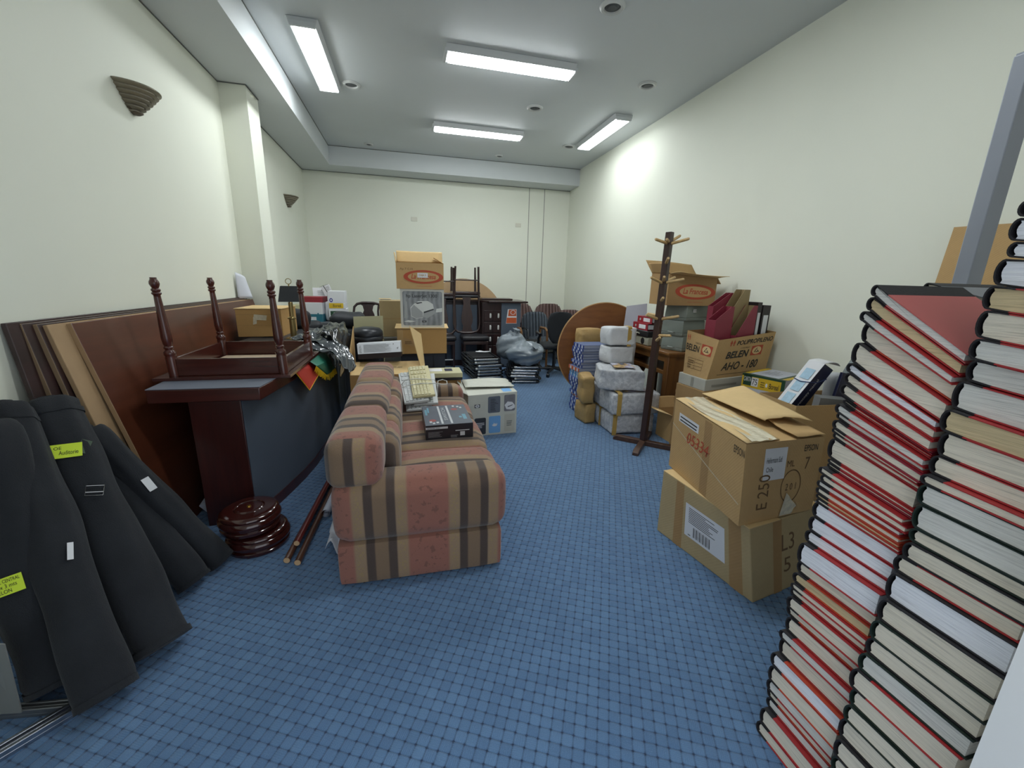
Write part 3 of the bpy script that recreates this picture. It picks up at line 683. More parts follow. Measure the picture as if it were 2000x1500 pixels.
# ---- bound volumes: three stacks
mk('page_cream', '#aea48e', .85, var=.1, vs=30); mk('page_grey', '#a7a397', .85, var=.1, vs=30); mk('page_white', '#c5c8d2', .8, var=.05, vs=30); mk('page_tan', '#a08e70', .85, var=.1, vs=30)
def pages(name, c):
    t = NT(name); p = t.pos(False); s = t.mapping(p, (14, 14, 900)); n = t.noise(s, 1, 2); g = t.noise(p, 9, 3)
    n2 = t.noise(t.mapping(p, (8, 8, 260)), 1, 3)
    k = t.math('ADD', t.math('MULTIPLY', n, .45), t.math('ADD', t.math('MULTIPLY', g, .2), t.math('MULTIPLY', n2, .35)))
    t.base(t.ramp(k, [(.32, scale_hex(c, .62)), (.5, c), (.7, scale_hex(c, 1.16))])); t.bump(n, .5, .003); return t.done(.88, 0, .15)
for k, c in (('pg_cream', '#e2dac8'), ('pg_grey', '#dcdbd4'), ('pg_white', '#eceef4'), ('pg_tan', '#d0bd96'), ('pg_dull', '#b4a286')): M[k] = pages(k, c)
mk('cloth_black', '#1b191d', .7, var=.2, vs=60, bump=.3, bs=300); mk('board_red', '#a52a2d', .5, var=.1, vs=20); mk('board_orange', '#b8412a', .5, var=.1, vs=20); mk('board_green', '#16261f', .6, var=.15); mk('board_black', '#1c1a1e', .6, var=.15); mk('board_grey', '#6d7076', .5, var=.06); mk('board_rose', '#b65a58', .5, var=.05); mk('board_crimson', '#8c2234', .5, var=.1)
ORD = ['topmost', 'second', 'third', 'fourth', 'fifth', 'sixth', 'seventh', 'eighth', 'ninth', 'tenth', 'eleventh', 'twelfth', 'thirteenth', 'fourteenth', 'fifteenth', 'sixteenth', 'seventeenth', 'eighteenth', 'nineteenth', 'twentieth']
ORD += ['twenty-' + o for o in ('first', 'second', 'third', 'fourth', 'fifth', 'sixth', 'seventh', 'eighth', 'ninth')] + ['thirtieth'] + ['thirty-' + o for o in ('first', 'second', 'third', 'fourth', 'fifth', 'sixth', 'seventh', 'eighth', 'ninth')] + ['fortieth'] + ['forty-' + o for o in ('first', 'second', 'third', 'fourth', 'fifth', 'sixth', 'seventh', 'eighth')]
def book(xs, ysp, yf, L, sb, st, fb, ft, brd, pg, label, group, wq=.035, plain_top=None):
    """bound volume lying flat: head at x=xs, spine at y=ysp (z sb..st), fore-edge at y=yf (z fb..ft), length L along x"""
    t = thing('bound_book', label, 'book', (xs + L/2, (ysp+yf)/2, min(sb, fb)), group)
    w = ysp - yf; th = .0028
    zb = lambda y: fb + (sb-fb)*(y-yf)/w
    zt = lambda y: ft + (st-ft)*(y-yf)/w
    def sheet(mb, y0, y1, x0, x1, zf, d0, d1):
        mb.hexa([V((x0, y0, zf(y0)+d0)), V((x1, y0, zf(y0)+d0)), V((x1, y1, zf(y1)+d0)), V((x0, y1, zf(y1)+d0))], [V((x0, y0, zf(y0)+d1)), V((x1, y0, zf(y0)+d1)), V((x1, y1, zf(y1)+d1)), V((x0, y1, zf(y1)+d1))])
    b = MB(); yq = ysp - wq
    sheet(b, yf, yq, xs, xs+L, zb, .0004, th); b.build('front_board', brd, t)
    b = MB(); sheet(b, yf, yq, xs, xs+L, zt, -th, -.0004); b.build('back_board', plain_top or brd, t)
    # rounded cloth spine that laps on to both boards
    b = MB(); pr = []; n = 9; zc = (sb+st)/2; hh = max((st-sb)/2 - .0004, .002)
    out = [(yq, zb(yq)+.0002)] + [(ysp - .004 + min(.012, hh*.75)*math.sin(math.pi*k/(n-1)), zc - hh*math.cos(math.pi*k/(n-1))) for k in range(n)] + [(yq, zt(yq)-.0002)]
    inn = [(yq, zt(yq)-th-.0004)] + [(ysp - .007 + min(.012, hh*.75)*math.sin(math.pi*k/(n-1)), zc + (hh-.003)*math.cos(math.pi*k/(n-1))) for k in range(n)] + [(yq, zb(yq)+th+.0004)]
    pr = out + inn
    b.rings([[V((x, y, z)) for y, z in pr] for x in (xs-.0006, xs+L+.0006)]); b.build('spine', 'cloth_black' if brd != 'board_green' else 'board_green', t, smooth=True)
    b = MB(); i = .004
    yl = [yf + .005 + (ysp - .008 - yf)*k/8 for k in range(9)]
    lo = [(y, zb(y)+th+.0002 + (.0015 if k > 7 else 0)) for k, y in enumerate(yl)]; hi = [(y, zt(y)-th-.0002 - (.0015 if k > 7 else 0)) for k, y in enumerate(yl)]
    mids = [(ysp - .009 + .008*math.sin(math.pi*k/6), zb(ysp)+th + (st-sb-2*th)*k/6) for k in range(1, 6)] if st - sb > .02 else []
    b.rings([[V((x, y, z)) for y, z in lo + mids + hi[::-1]] for x in (xs+i, xs+L-i)]); b.build('page_block', pg, t)
    return t
def zat(x, y, py):
    lo, hi = -.6, 2.2
    for _ in range(50):
        z = (lo+hi)/2; d = V((x, y, z)) - EYE
        v = 750 - FPX*d.dot(UPV)/d.dot(FWD)
        if v > py: lo = z
        else: hi = z
    return (lo+hi)/2
def stack(tops, xfun, ysp, w, L, tilt, spec, where, group, seed, zfloor=0.0):
    rg = random.Random(seed); zs = [zat(xfun(1), ysp, p) for p in tops]; zs = [z for z in zs if z > zfloor + .012]
    zs.append(zfloor); n = len(zs) - 1
    for i in range(n):
        st, sb = zs[i], zs[i+1]; j = rg.uniform(-.006, .006)
        ft, fb = st - w*math.tan(R(tilt(st))), sb - w*math.tan(R(tilt(sb)))
        th = st - sb; brd, pg = spec(i, n, rg)
        dx = xfun(st) + rg.uniform(-.009, .009)
        kind = {'board_red': 'red', 'board_orange': 'orange-red', 'board_green': 'dark green', 'board_black': 'black', 'board_grey': 'grey', 'board_crimson': 'crimson', 'board_rose': 'faded rose'}[brd]
        pc = {'pg_white': 'white', 'pg_cream': 'cream', 'pg_grey': 'greyish', 'pg_tan': 'tan', 'pg_dull': 'dull brown'}[pg]
        o = 'bottom' if i == n-1 else ORD[i] + ('' if i == 0 else ' from top')
        lb = f"{'thin' if th < .022 else 'thick' if th > .045 else 'medium'} {kind} bound book with {pc} page edges, {o} of {where}"
        book(dx, ysp + j, ysp - w + j, L, sb + .0004, st - .0004, fb + .0004, ft - .0004, brd, pg, lb, group)
topsA = [555, 579, 607, 628, 668, 709, 728, 749, 772, 780, 788, 806, 818, 836, 845, 856, 894, 903, 911, 924, 938, 950, 962, 971, 980, 1008, 1036, 1058, 1096, 1118, 1136, 1148, 1160, 1182, 1200, 1226, 1242, 1272, 1296, 1324, 1344, 1360, 1376, 1404]
def tiltA(z): return 0 if z < .70 else 33 * ((z-.70)/.73) ** 1.15
def specA(i, n, rg):
    brd = 'board_rose' if i == 0 else 'board_orange' if i in (3, 21, 22, 29, 33, 37, 38, 40) else 'board_crimson' if i in (8, 12, 17) else 'board_red'
    pg = 'pg_white' if i in (24, 25, 26, 27, 37, 5) else 'pg_tan' if i in (1, 22, 29) else 'pg_grey' if i in (0, 2, 10, 11, 20, 35, 39, 41) else 'pg_cream'
    return brd, pg
stack(topsA, lambda z: 1.078 + .042*(z/1.4)**2, .80, .21, .30, tiltA, specA, 'the tilting stack', 'bound volumes in the farther tilting stack', 3)
topsB = [387, 423, 470, 503, 557, 605, 660, 702, 745, 800, 843, 890, 926, 945, 983, 1028, 1054, 1086, 1116, 1164, 1204, 1240, 1270, 1302, 1338, 1368, 1398, 1432, 1464, 1490, 1530, 1566, 1600, 1640, 1680, 1716]
def tiltB(z): return 0 if z < .80 else 7 * min(1, (z-.80)/.4)
def specB(i, n, rg):
    brd = 'board_black' if i in (0, 1, 2, 3) else 'board_red' if i < 13 or i in (17, 23) else rg.choice(['board_green', 'board_black', 'board_green'])
    pg = 'pg_white' if i in (1, 2, 3, 18) else 'pg_tan' if i in (4, 9) else 'pg_grey' if i in (6, 7, 8, 13, 14, 22) else 'pg_cream'
    return brd, pg
stack(topsB, lambda z: 1.045 + .075*max(0, (z-.5)/1.0), .572, .205, .30, tiltB, specB, 'the nearest stack', 'bound volumes in the nearest stack', 4)
# third stack, behind the two and mostly hidden
zc = [1.447 - .0456*k for k in range(32)]; zc = [z for z in zc if z > .02] + [0]
tc = lambda z: .06*max(0, (z-.9)/.55)
for i in range(len(zc)-1):
    top = i == 0
    book(1.462 + .006*((i*37) % 5 - 2), .892, .672, .30, zc[i+1]+.0004, zc[i]-.0004, zc[i+1]+.0004-tc(zc[i+1]), zc[i]-.0004-tc(zc[i]), 'board_grey' if top else ('board_black' if i % 3 else 'board_red'), 'pg_cream',
         'grey-covered bound book on top of the stack behind the tilting one' if top else 'bound book inside the hidden stack behind the tilting one', 'bound volumes in the hidden stack')

# ---- grey steel post and the board behind it
M['steel_l'] = plain('grey_paint', '#8e939d', .45, .1, .06, 8)
t = thing('steel_post', 'tall grey steel post standing behind the bookstacks at the right', 'post', (2.03, 1.124, 0))
b = MB(); b.bx(1.99, 2.066, 1.10, 1.148, .008, 2.19); b.build('upright', 'steel_l', t, bevel=.004)
b = MB(); b.bx(1.95, 2.106, 1.06, 1.188, 0, .008); b.build('foot_plate', 'steel_l', t)
b = MB(); b.bx(1.994, 2.062, 1.104, 1.144, 2.19, 2.196); b.build('end_cap', 'steel_l', t)
b = MB(); slab(b, [V((2.86, 1.36, 0.004)), V((2.86, 1.81, 0.004)), V((3.08, 1.83, 1.79)), V((3.08, 1.36, 1.775))], .012)
mn = min(v.co.z for v in b.bm.verts)
for v in b.bm.verts: v.co.z -= mn
solo(b, 'brown_board', 'carton', 'tall brown board leaning on the right wall behind the grey post', 'board', (2.95, 1.6, 0))

# ================================================================== coat rack
M['rack'] = wood('dark_brown_stain', '#2c1a15', '#432a22', .45, 2, 9, .1); M['rack_ft'] = wood('worn_brown_stain', '#3a241a', '#5c3f2e', .5, 1, 9); M['peg'] = wood('pale_peg_wood', '#b5935f', '#cdb07d', .55, 0, 9)
rk = thing('coat_rack', 'tall dark wooden coat rack with pale pegs standing in front of the wrapped parcels', 'coat rack', (2.04, 3.11, 0))
pb, pt = V((2.042, 3.11, .045)), V((2.088, 3.125, 1.842)); pd = (pt - pb).normalized()
b = MB(); m3 = Matrix.Rotation(R(28), 3, 'Z'); w = .026
def sqr(c): return [c + m3 @ V((a*w, d*w, 0)) for a, d in ((-1, -1), (1, -1), (1, 1), (-1, 1))]
b.hexa(sqr(pb), sqr(pt)); b.build('pole', 'rack', rk, bevel=.005)
for ang, L0, nm in ((47, .30, 'foot_bar'), (-43, .27, 'foot_bar')):
    d = V((math.cos(R(ang+0)), math.sin(R(ang+0)), 0)); s_ = V((-d.y, d.x, 0)) * .026; c = V((2.04, 3.11, 0)); z0, z1 = (.0, .045)
    b = MB(); e = L0
    pr = [(-e, 0), (e, 0), (e, z1*.55), (e-.03, z1), (-e+.03, z1), (-e, z1*.55)]
    b.rings([[c + d*u + sg + V((0, 0, z + (.0006 if ang < 0 else 0))) for u, z in pr] for sg in (-s_, s_)]); b.build(nm, 'rack_ft', rk, bevel=.004)
pegs = [(476, 1277, 466), (477, 1337, 467), (474, 1329, 460), (472, 1290, 469), (515, 1291, 504), (514, 1315, 506), (554, 1268, 540), (553, 1328, 545), (552, 1318, 542), (549, 1284, 540), (588, 1281, 580), (586, 1308, 580), (624, 1260, 614), (624, 1318, 616), (617, 1278, 614), (666, 1275, 655), (655, 1295, 652)]
for i, (by, ex, ey) in enumerate(pegs):
    z = zat(2.07, 3.12, by); k = (z - pb.z)/(pt.z - pb.z); c = pb + (pt-pb)*k
    front = i % 3 != 2; e = at(ex, ey, Y=3.12 + (-.05 if front else .06)); d = e - c
    L = .165; 
    if d.length < .14: d = d + V((0, -1 if front else 1, 0)) * math.sqrt(max(0, .15**2 - d.length**2))
    d = d.normalized(); b = MB(); b.tube([c + d*.012, c + d*.03, c + d*L*.95, c + d*L], [.010, .0125, .0115, .008], 12); b.build('peg', 'peg', rk, smooth=True)

# ================================================================== wrapped paper bundles
def wrapm(name, c, pr=False):
    t = NT(name); p = t.pos(False); n = t.noise(p, 9, 5, .6); n2 = t.noise(p, 32, 3); col = t.mix(n, scale_hex(c, .78), scale_hex(c, 1.08))
    if pr: col = t.mix(t.math('MULTIPLY', t.math('GREATER_THAN', n2, .5), .4), col, '#8a8d96')
    t.base(col); v = t.n.new('ShaderNodeTexVoronoi'); v.feature = 'DISTANCE_TO_EDGE'; v.inputs['Scale'].default_value = 9; t.link(p, v.inputs['Vector'])
    t.bump(t.math('ADD', n, t.math('MULTIPLY', v.outputs['Distance'], .8)), .6, .02); return t.done(.6, 0, .35)
M['wrap_w'] = wrapm('white_wrapping_paper', '#cfd1d4'); M['wrap_p'] = wrapm('printed_waste_wrapping', '#c3c5c9', True); M['wrap_b'] = wrapm('kraft_paper', '#a88a58')
mk('kraft_tape', '#b0914f', .4, var=.1); 
def picm():
    t = NT('misprinted_picture'); p = t.pos(False); n = t.noise(p, 8, 3); t.base(t.ramp(n, [(.2, '#2a3f86'), (.4, '#c7c9cf'), (.5, '#8f86a6'), (.56, '#c7a76a'), (.64, '#4d3a34'), (.72, '#7ea7d6'), (.85, '#d3d5da')])); return t.done(.5)
M['picture'] = picm()
GP = 'wrapped paper bundles beside the desk'
def parcel(x0, x1, y0, y1, z0, z1, rz, mat, label, seed, tapes=(), pic=None, wob=.004):
    c = V(((x0+x1)/2, (y0+y1)/2, (z0+z1)/2)); d = (x1-x0, y1-y0, z1-z0); m_ = Matrix.Rotation(R(rz), 3, 'Z')
    t = thing('wrapped_parcel', label, 'parcel', (c.x, c.y, z0), GP)
    b = MB(); b.pillow(c, d, .016, .004, m_, 11, wob*.8, seed)
    mn = min(v.co.z for v in b.bm.verts); mx = max(v.co.z for v in b.bm.verts)
    for v in b.bm.verts: v.co.z = z0 + .001 + (v.co.z - mn) / (mx - mn) * (z1 - z0 - .002)
    b.build('wrapping', mat, t, smooth=True, angle=70)
    h = V(d)/2
    def P(a, e, g): return c + m_ @ V((a*h.x, e*h.y, g*h.z))
    for u in tapes:
        b = MB(); w = .022; o = 1.02
        for a, e in (((u, -o, -1), (u, -o, .93)), ((u, -.93, o+.04), (u, -.2, o+.04))):
            p, q_ = P(*a), P(*e); s_ = m_ @ V((w, 0, 0)); b.face([p - s_, p + s_, q_ + s_, q_ - s_])
        p, q_ = P(u, -o, .93), P(u, -.93, o+.04); s_ = m_ @ V((w, 0, 0)); b.face([p - s_, p + s_, q_ + s_, q_ - s_])
        b.build('kraft_tape', 'kraft_tape', t, solid=.0015)
    if pic:
        b = MB(); b.face([P(pic[0], pic[1], 1.045), P(pic[2], pic[1], 1.045), P(pic[2], pic[3], 1.045), P(pic[0], pic[3], 1.045)]); b.build('printed_picture', 'picture', t, solid=.001)
    return t
parcel(1.865, 2.30, 3.36, 3.65, 0, .205, -4, 'wrap_p', 'printed-paper parcel on the carpet behind the coat rack foot, nearest of all', 11, (-.86,))
parcel(1.862, 2.30, 3.67, 3.97, 0, .20, 0, 'wrap_p', 'taped parcel on the carpet, farther one of the bottom row', 12, (-.9,))
parcel(1.84, 2.33, 3.335, 3.66, .207, .425, -3, 'wrap_p', 'large parcel with a picture on top, second from the carpet behind the coat rack', 13, (-.72,), (-.5, -.7, .55, .6))
parcel(1.86, 2.30, 3.68, 3.98, .203, .42, 3, 'wrap_p', 'taped white parcel behind the large one, in the middle layer', 14, (-.9,))
parcel(1.775, 2.20, 3.40, 3.72, .427, .645, -16, 'wrap_p', 'crooked parcel with a blue picture on top, above the large one', 15, (), (-.35, -.7, .6, .7), .006)
parcel(1.95, 2.25, 3.76, 3.99, .423, .61, 2, 'wrap_w', 'plain white parcel hidden under the upright pair', 16)
parcel(1.965, 2.255, 3.77, 3.98, .612, .80, 4, 'wrap_w', 'plain white parcel, lower of the upright pair', 17)
parcel(1.96, 2.26, 3.76, 3.985, .802, 1.0, 2, 'wrap_w', 'white parcel with kraft tape, top of the upright pair', 18, (.45,))
parcel(2.13, 2.42, 4.02, 4.30, 0, .93, 0, 'wrap_w', 'tall white wrapped parcel behind the upright pair', 19)
parcel(1.92, 2.22, 4.36, 4.57, 0, .915, 0, 'wrap_b', 'brown kraft paper parcel behind the magazines, by the round table top', 20)
parcel(1.72, 1.84, 3.72, 3.95, .0, .215, 8, 'wrap_b', 'brown kraft paper parcel on the carpet at the end of the bottom row', 21)
parcel(1.70, 1.83, 3.70, 3.95, .217, .52, -8, 'wrap_b', 'crumpled brown paper bundle upright at the end of the middle layer', 22, (), None, .008)
# magazines: bound issues with blue, white and orange spines
mk('mag_blue', '#2a3f86', .4, var=.15, vs=60); mk('mag_white', '#c9ccd2', .4, var=.05); mk('mag_orange', '#b85a2e', .4, var=.1); mk('mag_sky', '#4a86b8', .4, var=.1); mk('pg_mag', '#8b90a0', .7, var=.1, vs=40); mk('mag_cover', '#5b6c94', .4, var=.3, vs=20)
rg = random.Random(9); z = 0; i = 0; mags = []
while z < .755:
    th = rg.choice([.028, .032, .036, .04]); mags.append((z, min(z+th, .785))); z += th
for i, (z0, z1) in enumerate(mags):
    n = len(mags); dx, dy, rz = rg.uniform(-.012, .012) - (.03 if .3 < z0 < .52 else 0), rg.uniform(-.01, .01), rg.uniform(-3, 3)
    k = n - 1 - i; sp = 'mag_orange' if i in (5, 14) else 'mag_sky' if i in (12, 13) else 'mag_blue'
    o = 'topmost' if k == 0 else 'bottom' if i == 0 else ORD[k] + ' from top'
    cl = {'mag_orange': 'orange', 'mag_sky': 'light blue', 'mag_blue': 'dark blue'}[sp]
    t = thing('magazine_volume', f'{cl} spined magazine volume, {o} of the stack by the round table top', 'magazine', (1.945+dx, 4.17+dy, z0), 'magazine volumes in the stack')
    m_ = Matrix.Rotation(R(rz), 3, 'Z'); c = V((1.95+dx, 4.16+dy, (z0+z1)/2)); h = z1 - z0
    if c.x > 0: 
        b = MB(); b.box(c + m_ @ V((-.155, 0, 0)), (.008, .26, h-.001), 0, m_); b.mi = 1
        for yy in (-.10, -.02, .07): b.box(c + m_ @ V((-.1595, yy, 0)), (.002, .03, h*.8), 0, m_)
        b.build('spine', [sp, 'mag_white'], t)
    b = MB()
    for sg in (-1, 1): b.box(c + m_ @ V((0, 0, sg*(h/2-.0012))), (.31, .26, .0016), 0, m_)
    b.build('cover', 'mag_cover', t)
    b = MB(); b.box(c + m_ @ V((.002, 0, 0)), (.30, .252, h-.006), 0, m_); b.build('page_block', 'pg_mag', t)

# ================================================================== round table top, standing on edge
M['oakbrown'] = wood('round_top_veneer', '#6a4022', '#8a5a30', .38, 0, 4, .2); mk('rim_wood', '#a37c4c', .5, var=.1)
t = thing('round_table_top', 'round brown table top standing on edge behind the magazines', 'table top', (2.27, 4.72, 0))
c = V((2.375, 4.69, .60)); aa = R(-8); hx = V((math.cos(aa), math.sin(aa), 0)); tl = R(4); vz = V((-math.sin(aa)*math.sin(tl), math.cos(aa)*math.sin(tl), math.cos(tl))); nn = hx.cross(vz).normalized()
if nn.y > 0: nn = -nn
b = MB(); n = 96; rr = [[c + nn*o + (hx*math.cos(2*math.pi*j/n) + vz*math.sin(2*math.pi*j/n))*r for j in range(n)] for o, r in ((.0, .59), (.004, .60), (.022, .60), (.026, .59))]
for r_ in rr:
    for p in r_: p.z = max(p.z, .0005)
b.rings([rr[0][::1], rr[1], rr[2], rr[3]], caps=False); b.build('rim', 'rim_wood', t, smooth=True)
b = MB(); b.rings([[c + nn*.0262 + (hx*math.cos(2*math.pi*j/n) + vz*math.sin(2*math.pi*j/n))*.5895 for j in range(n)], [c - nn*.0 + (hx*math.cos(2*math.pi*j/n) + vz*math.sin(2*math.pi*j/n))*.5895 for j in range(n)]])
b.build('veneer_face', 'oakbrown', t)

# ================================================================== wooden desk against the right wall
M['oak'] = wood('honey_wood', '#6b4524', '#94662f', .38, 1, 6, .2); M['oak_v'] = wood('honey_wood_upright', '#5f3d20', '#875a2a', .4, 2, 6, .2)
dk = thing('wooden_desk', 'honey-brown wooden desk against the right wall, under the grey cases', 'desk', (2.8, 4.0, 0))
b = MB(); b.bx(2.515, 3.09, 3.55, 4.62, .735, .762); b.mi = 1; b.bx(2.53, 3.085, 3.565, 4.60, .715, .735); b.build('desk_top', ['oak', 'oak'], dk, bevel=.004)
for y0 in (3.57, 4.51):
    for x0 in (2.535, 2.985):
        b = MB(); b.bx(x0, x0+.085, y0, y0+.075, 0, .715); b.build('leg', 'oak_v', dk, bevel=.004)
b = MB(); b.bx(2.545, 2.565, 3.645, 4.51, .52, .56); b.build('shelf_rail', 'oak', dk, bevel=.003)
b = MB(); b.bx(2.545, 2.565, 3.645, 4.51, .655, .715); b.build('apron', 'oak', dk, bevel=.003)
b = MB(); b.bx(2.566, 3.06, 3.645, 4.51, .53, .548); b.build('shelf', 'oak', dk)
b = MB(); b.bx(2.62, 2.985, 3.59, 3.61, .10, .715); b.build('end_panel', 'oak_v', dk)

# ---- grey cases on the desk
M['case_grey'] = plain('grey_hard_case', '#7d857f', .42, 0, .1, 5); M['case_edge'] = plain('worn_case_edge', '#9da49f', .5)
nc = V((2.692, 3.60, 0)); u1 = V((-.36, .933, 0)).normalized(); u2 = V((.933, .36, 0)).normalized()
zz = [.7625, .918, 1.074, 1.23]; nm = ['lowest', 'middle', 'topmost']
for i in range(3):
    o = [V((0, 0, 0)), V((-.012, .006, 0)), V((0.004, -.004, 0))][i]; p = nc + o; L1, L2 = .25, .40
    bt = [p, p + u2*L2, p + u2*L2 + u1*L1, p + u1*L1]; cc = sum(bt, V())/4
    t = thing('hard_case', f'grey hard-shell case, {nm[i]} of three stacked on the wooden desk', 'case', (cc.x, cc.y, zz[i]), 'grey hard cases on the wooden desk')
    z0, z1 = zz[i] + .0005, zz[i+1] - .0005; zs = z0 + .035
    sh = lambda pts, k, z: [cc + (q_ - cc)*k + V((0, 0, z)) for q_ in pts]
    b = MB(); b.rings([sh(bt, .96, z0), sh(bt, 1.0, z0+.012), sh(bt, 1.0, zs-.004), sh(bt, .985, zs-.003)]); b.build('case_base', 'case_grey', t, bevel=.008, seg=3)
    b = MB(); b.rings([sh(bt, .985, zs-.002), sh(bt, 1.0, zs+.001), sh(bt, .955, z1-.012), sh(bt, .92, z1)]); b.build('case_lid', 'case_grey', t, bevel=.014, seg=3)
    b = MB(); f = Face(bt[0] + V((0, 0, z0)), bt[1] + V((0, 0, z0)), bt[1] + V((0, 0, z1)), bt[0] + V((0, 0, z1)))
    if i == 2:
        b = MB(); slab(b, [f.pt(.26, .55, .004), f.pt(.40, .55, .004), f.pt(.40, .75, .001), f.pt(.26, .75, .001)], .002); b.mi = 1; f.text(b, '81738', .28, .60, .38, .69, .007); b.build('inventory_label', ['label_white', 'print_black'], t)
    g = Face(bt[3] + V((0, 0, z0)), bt[0] + V((0, 0, z0)), bt[0] + V((0, 0, z1)), bt[3] + V((0, 0, z1)))
    b = MB(); b.tube([g.pt(.38, .25, .002), g.pt(.38, .25, .02), g.pt(.62, .25, .02), g.pt(.62, .25, .002)], .006, 8); b.build('handle', 'case_edge', t, smooth=True)

# ---- red-oval food carton on the cases
def francesa(f, b, lab=False):
    b.mi = 1; f.ellipse(b, .57, .47, .42, .26, .0014)
    b.mi = 2; f.ellipse(b, .57, .47, .33, .185, .0018)
    b.mi = 1; f.text(b, 'La Francesa', .31, .39, .83, .58, .0022, .25, .02); f.text(b, 'GALLETAS DE EXPORTACION', .42, .10, .74, .135, .0016)
    return ['print_red', 'carton']
zf = 1.2305
W1 = [V((2.455, 3.60, zf)), V((2.985, 3.58, zf)), V((3.0, 3.90, zf)), V((2.47, 3.93, zf)), V((2.455, 3.60, zf+.30)), V((2.985, 3.58, zf+.27)), V((3.0, 3.90, zf+.28)), V((2.47, 3.93, zf+.31))]
t = thing('food_carton', 'open cardboard carton with a red oval logo on top of the grey cases', 'carton', (2.73, 3.75, zf))
b = MB(); b.hexa(W1[:4], W1[4:], faces='open'); F = sides(W1); ms = ['carton_dk'] + francesa(F['front'], b)
o = b.build('box_body', ms, t)
def flap(p0, p1, d, mat='carton', bend=.3, nm='flap', par=None, n=8):
    """cardboard flap hinged along p0-p1 reaching out by vector d, drooping or rising by bend"""
    p0, p1, d = V(p0), V(p1), V(d); b = MB()
    b.grid(lambda u, v: p0 + (p1-p0)*u + d*v + V((0, 0, bend*d.length*(v**2)*(.6+.4*math.sin(u*3)))), n, n); b.build(nm, mat, par, smooth=True, solid=.004)
flap(W1[4], W1[5], (.05, -.10, .035), 'carton_lt', -.25, 'flap', t); flap(W1[7], W1[4], (-.06, -.02, .09), 'carton', .1, 'flap', t); flap(W1[6], W1[7], (-.05, .06, .12), 'carton', .1, 'flap', t); flap(W1[5], W1[6], (.045, .0, -.05), 'carton', -.1, 'flap', t)

# ---- things on the far part of the desk
mk('beige_plastic', '#a6a594', .45, var=.04); mk('dark_lens', '#22262a', .15, var=0, coat=.5); mk('black_plastic', '#1a1c20', .4, var=.1); mk('binder_red', '#8f2430', .45, var=.08); mk('binder_black', '#241a1d', .5, var=.1); mk('binder_grey', '#8f8e98', .5, var=.06)
t = thing('projector', 'beige projector with a dark round lens on the wooden desk', 'projector', (2.66, 4.2, .7625))
b = MB(); b.bx(2.545, 2.86, 4.0, 4.34, .7635, .855); b.build('casing', 'beige_plastic', t, bevel=.012, seg=3)
b = MB(); b.cyl(V((2.543, 4.10, .81)), V((2.551, 4.10, .81)), .036, .036, 24); b.build('lens', 'dark_lens', t, smooth=True)
b = MB(); b.cyl(V((2.666, 3.998, .81)), V((2.666, 4.004, .81)), .034, .034, 24); b.build('lens', 'dark_lens', t, smooth=True)
t = thing('black_case', 'flat black case with a pale handle lying on the beige projector', 'case', (2.68, 4.2, .8555))
b = MB(); b.bx(2.535, 2.90, 4.0, 4.42, .8565, .925); b.build('case_body', 'black_plastic', t, bevel=.01, seg=3)
b = MB(); b.tube([V((2.53, 4.15, .885)), V((2.512, 4.16, .895)), V((2.512, 4.24, .895)), V((2.53, 4.25, .885))], .006, 8); b.build('handle', 'beige_plastic', t, smooth=True)
def binder(c, L, H, th, mat, label, rot, lab=True, group=None, name='ring_binder'):
    """lever-arch file: spine towards local -y, H along local z, L along local y, th along local x"""
    m_ = rot; c = V(c); P = lambda x, y, z: c + m_ @ V((x, y, z))
    pts = [P(sx*th/2, sy*L, sz*H) for sx in (-1, 1) for sy in (0, 1) for sz in (0, 1)]
    t = thing(name, label, 'binder', (c.x, c.y, min(p.z for p in pts)), group)
    hx = lambda x0, x1, y0, y1, z0, z1: ([P(x0, y0, z0), P(x1, y0, z0), P(x1, y1, z0), P(x0, y1, z0)], [P(x0, y0, z1), P(x1, y0, z1), P(x1, y1, z1), P(x0, y1, z1)])
    b = MB(); b.hexa(*hx(-th/2, th/2, 0, .003, 0, H)); b.build('spine', mat, t)
    for s in (-1, 1):
        b = MB(); b.hexa(*hx(s*th/2 - .0015, s*th/2 + .0015, .0032, L, 0, H)); b.build('cover', mat, t)
    b = MB(); b.hexa(*hx(-th*.32, th*.32, .012, L-.012, .006, H-.006)); b.build('papers', 'label_white', t)
    if lab:
        b = MB(); b.hexa(*hx(-th*.3, th*.3, -.0012, -.0002, H*.42, H*.86)); b.build('spine_label', 'label_white', t)
        b = MB(); p0 = P(0, -.0002, H*.2); d_ = m_ @ V((0, -.003, 0)); b.cyl(p0, p0 + d_, .014, .014, 18); b.build('finger_hole_ring', 'case_edge', t, smooth=True)
    return t
lay = Matrix((V((0, 0, -1)), V((1, 0, 0)), V((0, -1, 0)))).transposed()       # lying flat, spine towards -x
binder((2.56, 4.36, .9625), .28, .31, .075, 'binder_red', 'red ring binder lying flat on the black case', lay)
binder((2.60, 4.34, 1.036), .27, .30, .068, 'binder_red', 'upper dark red ring binder with a white spine label beside the grey cases', lay)
b = MB(); slab(b, [at(1217, 645, Y=4.55), at(1262, 640, Y=4.40), at(1264, 593, Y=4.52), at(1224, 598, Y=4.66)], .012); 
solo(b, 'open_folder', 'binder_grey', 'grey folder cover standing open beside the round table top', 'folder', (2.6, 4.5, .8), bevel=.003)

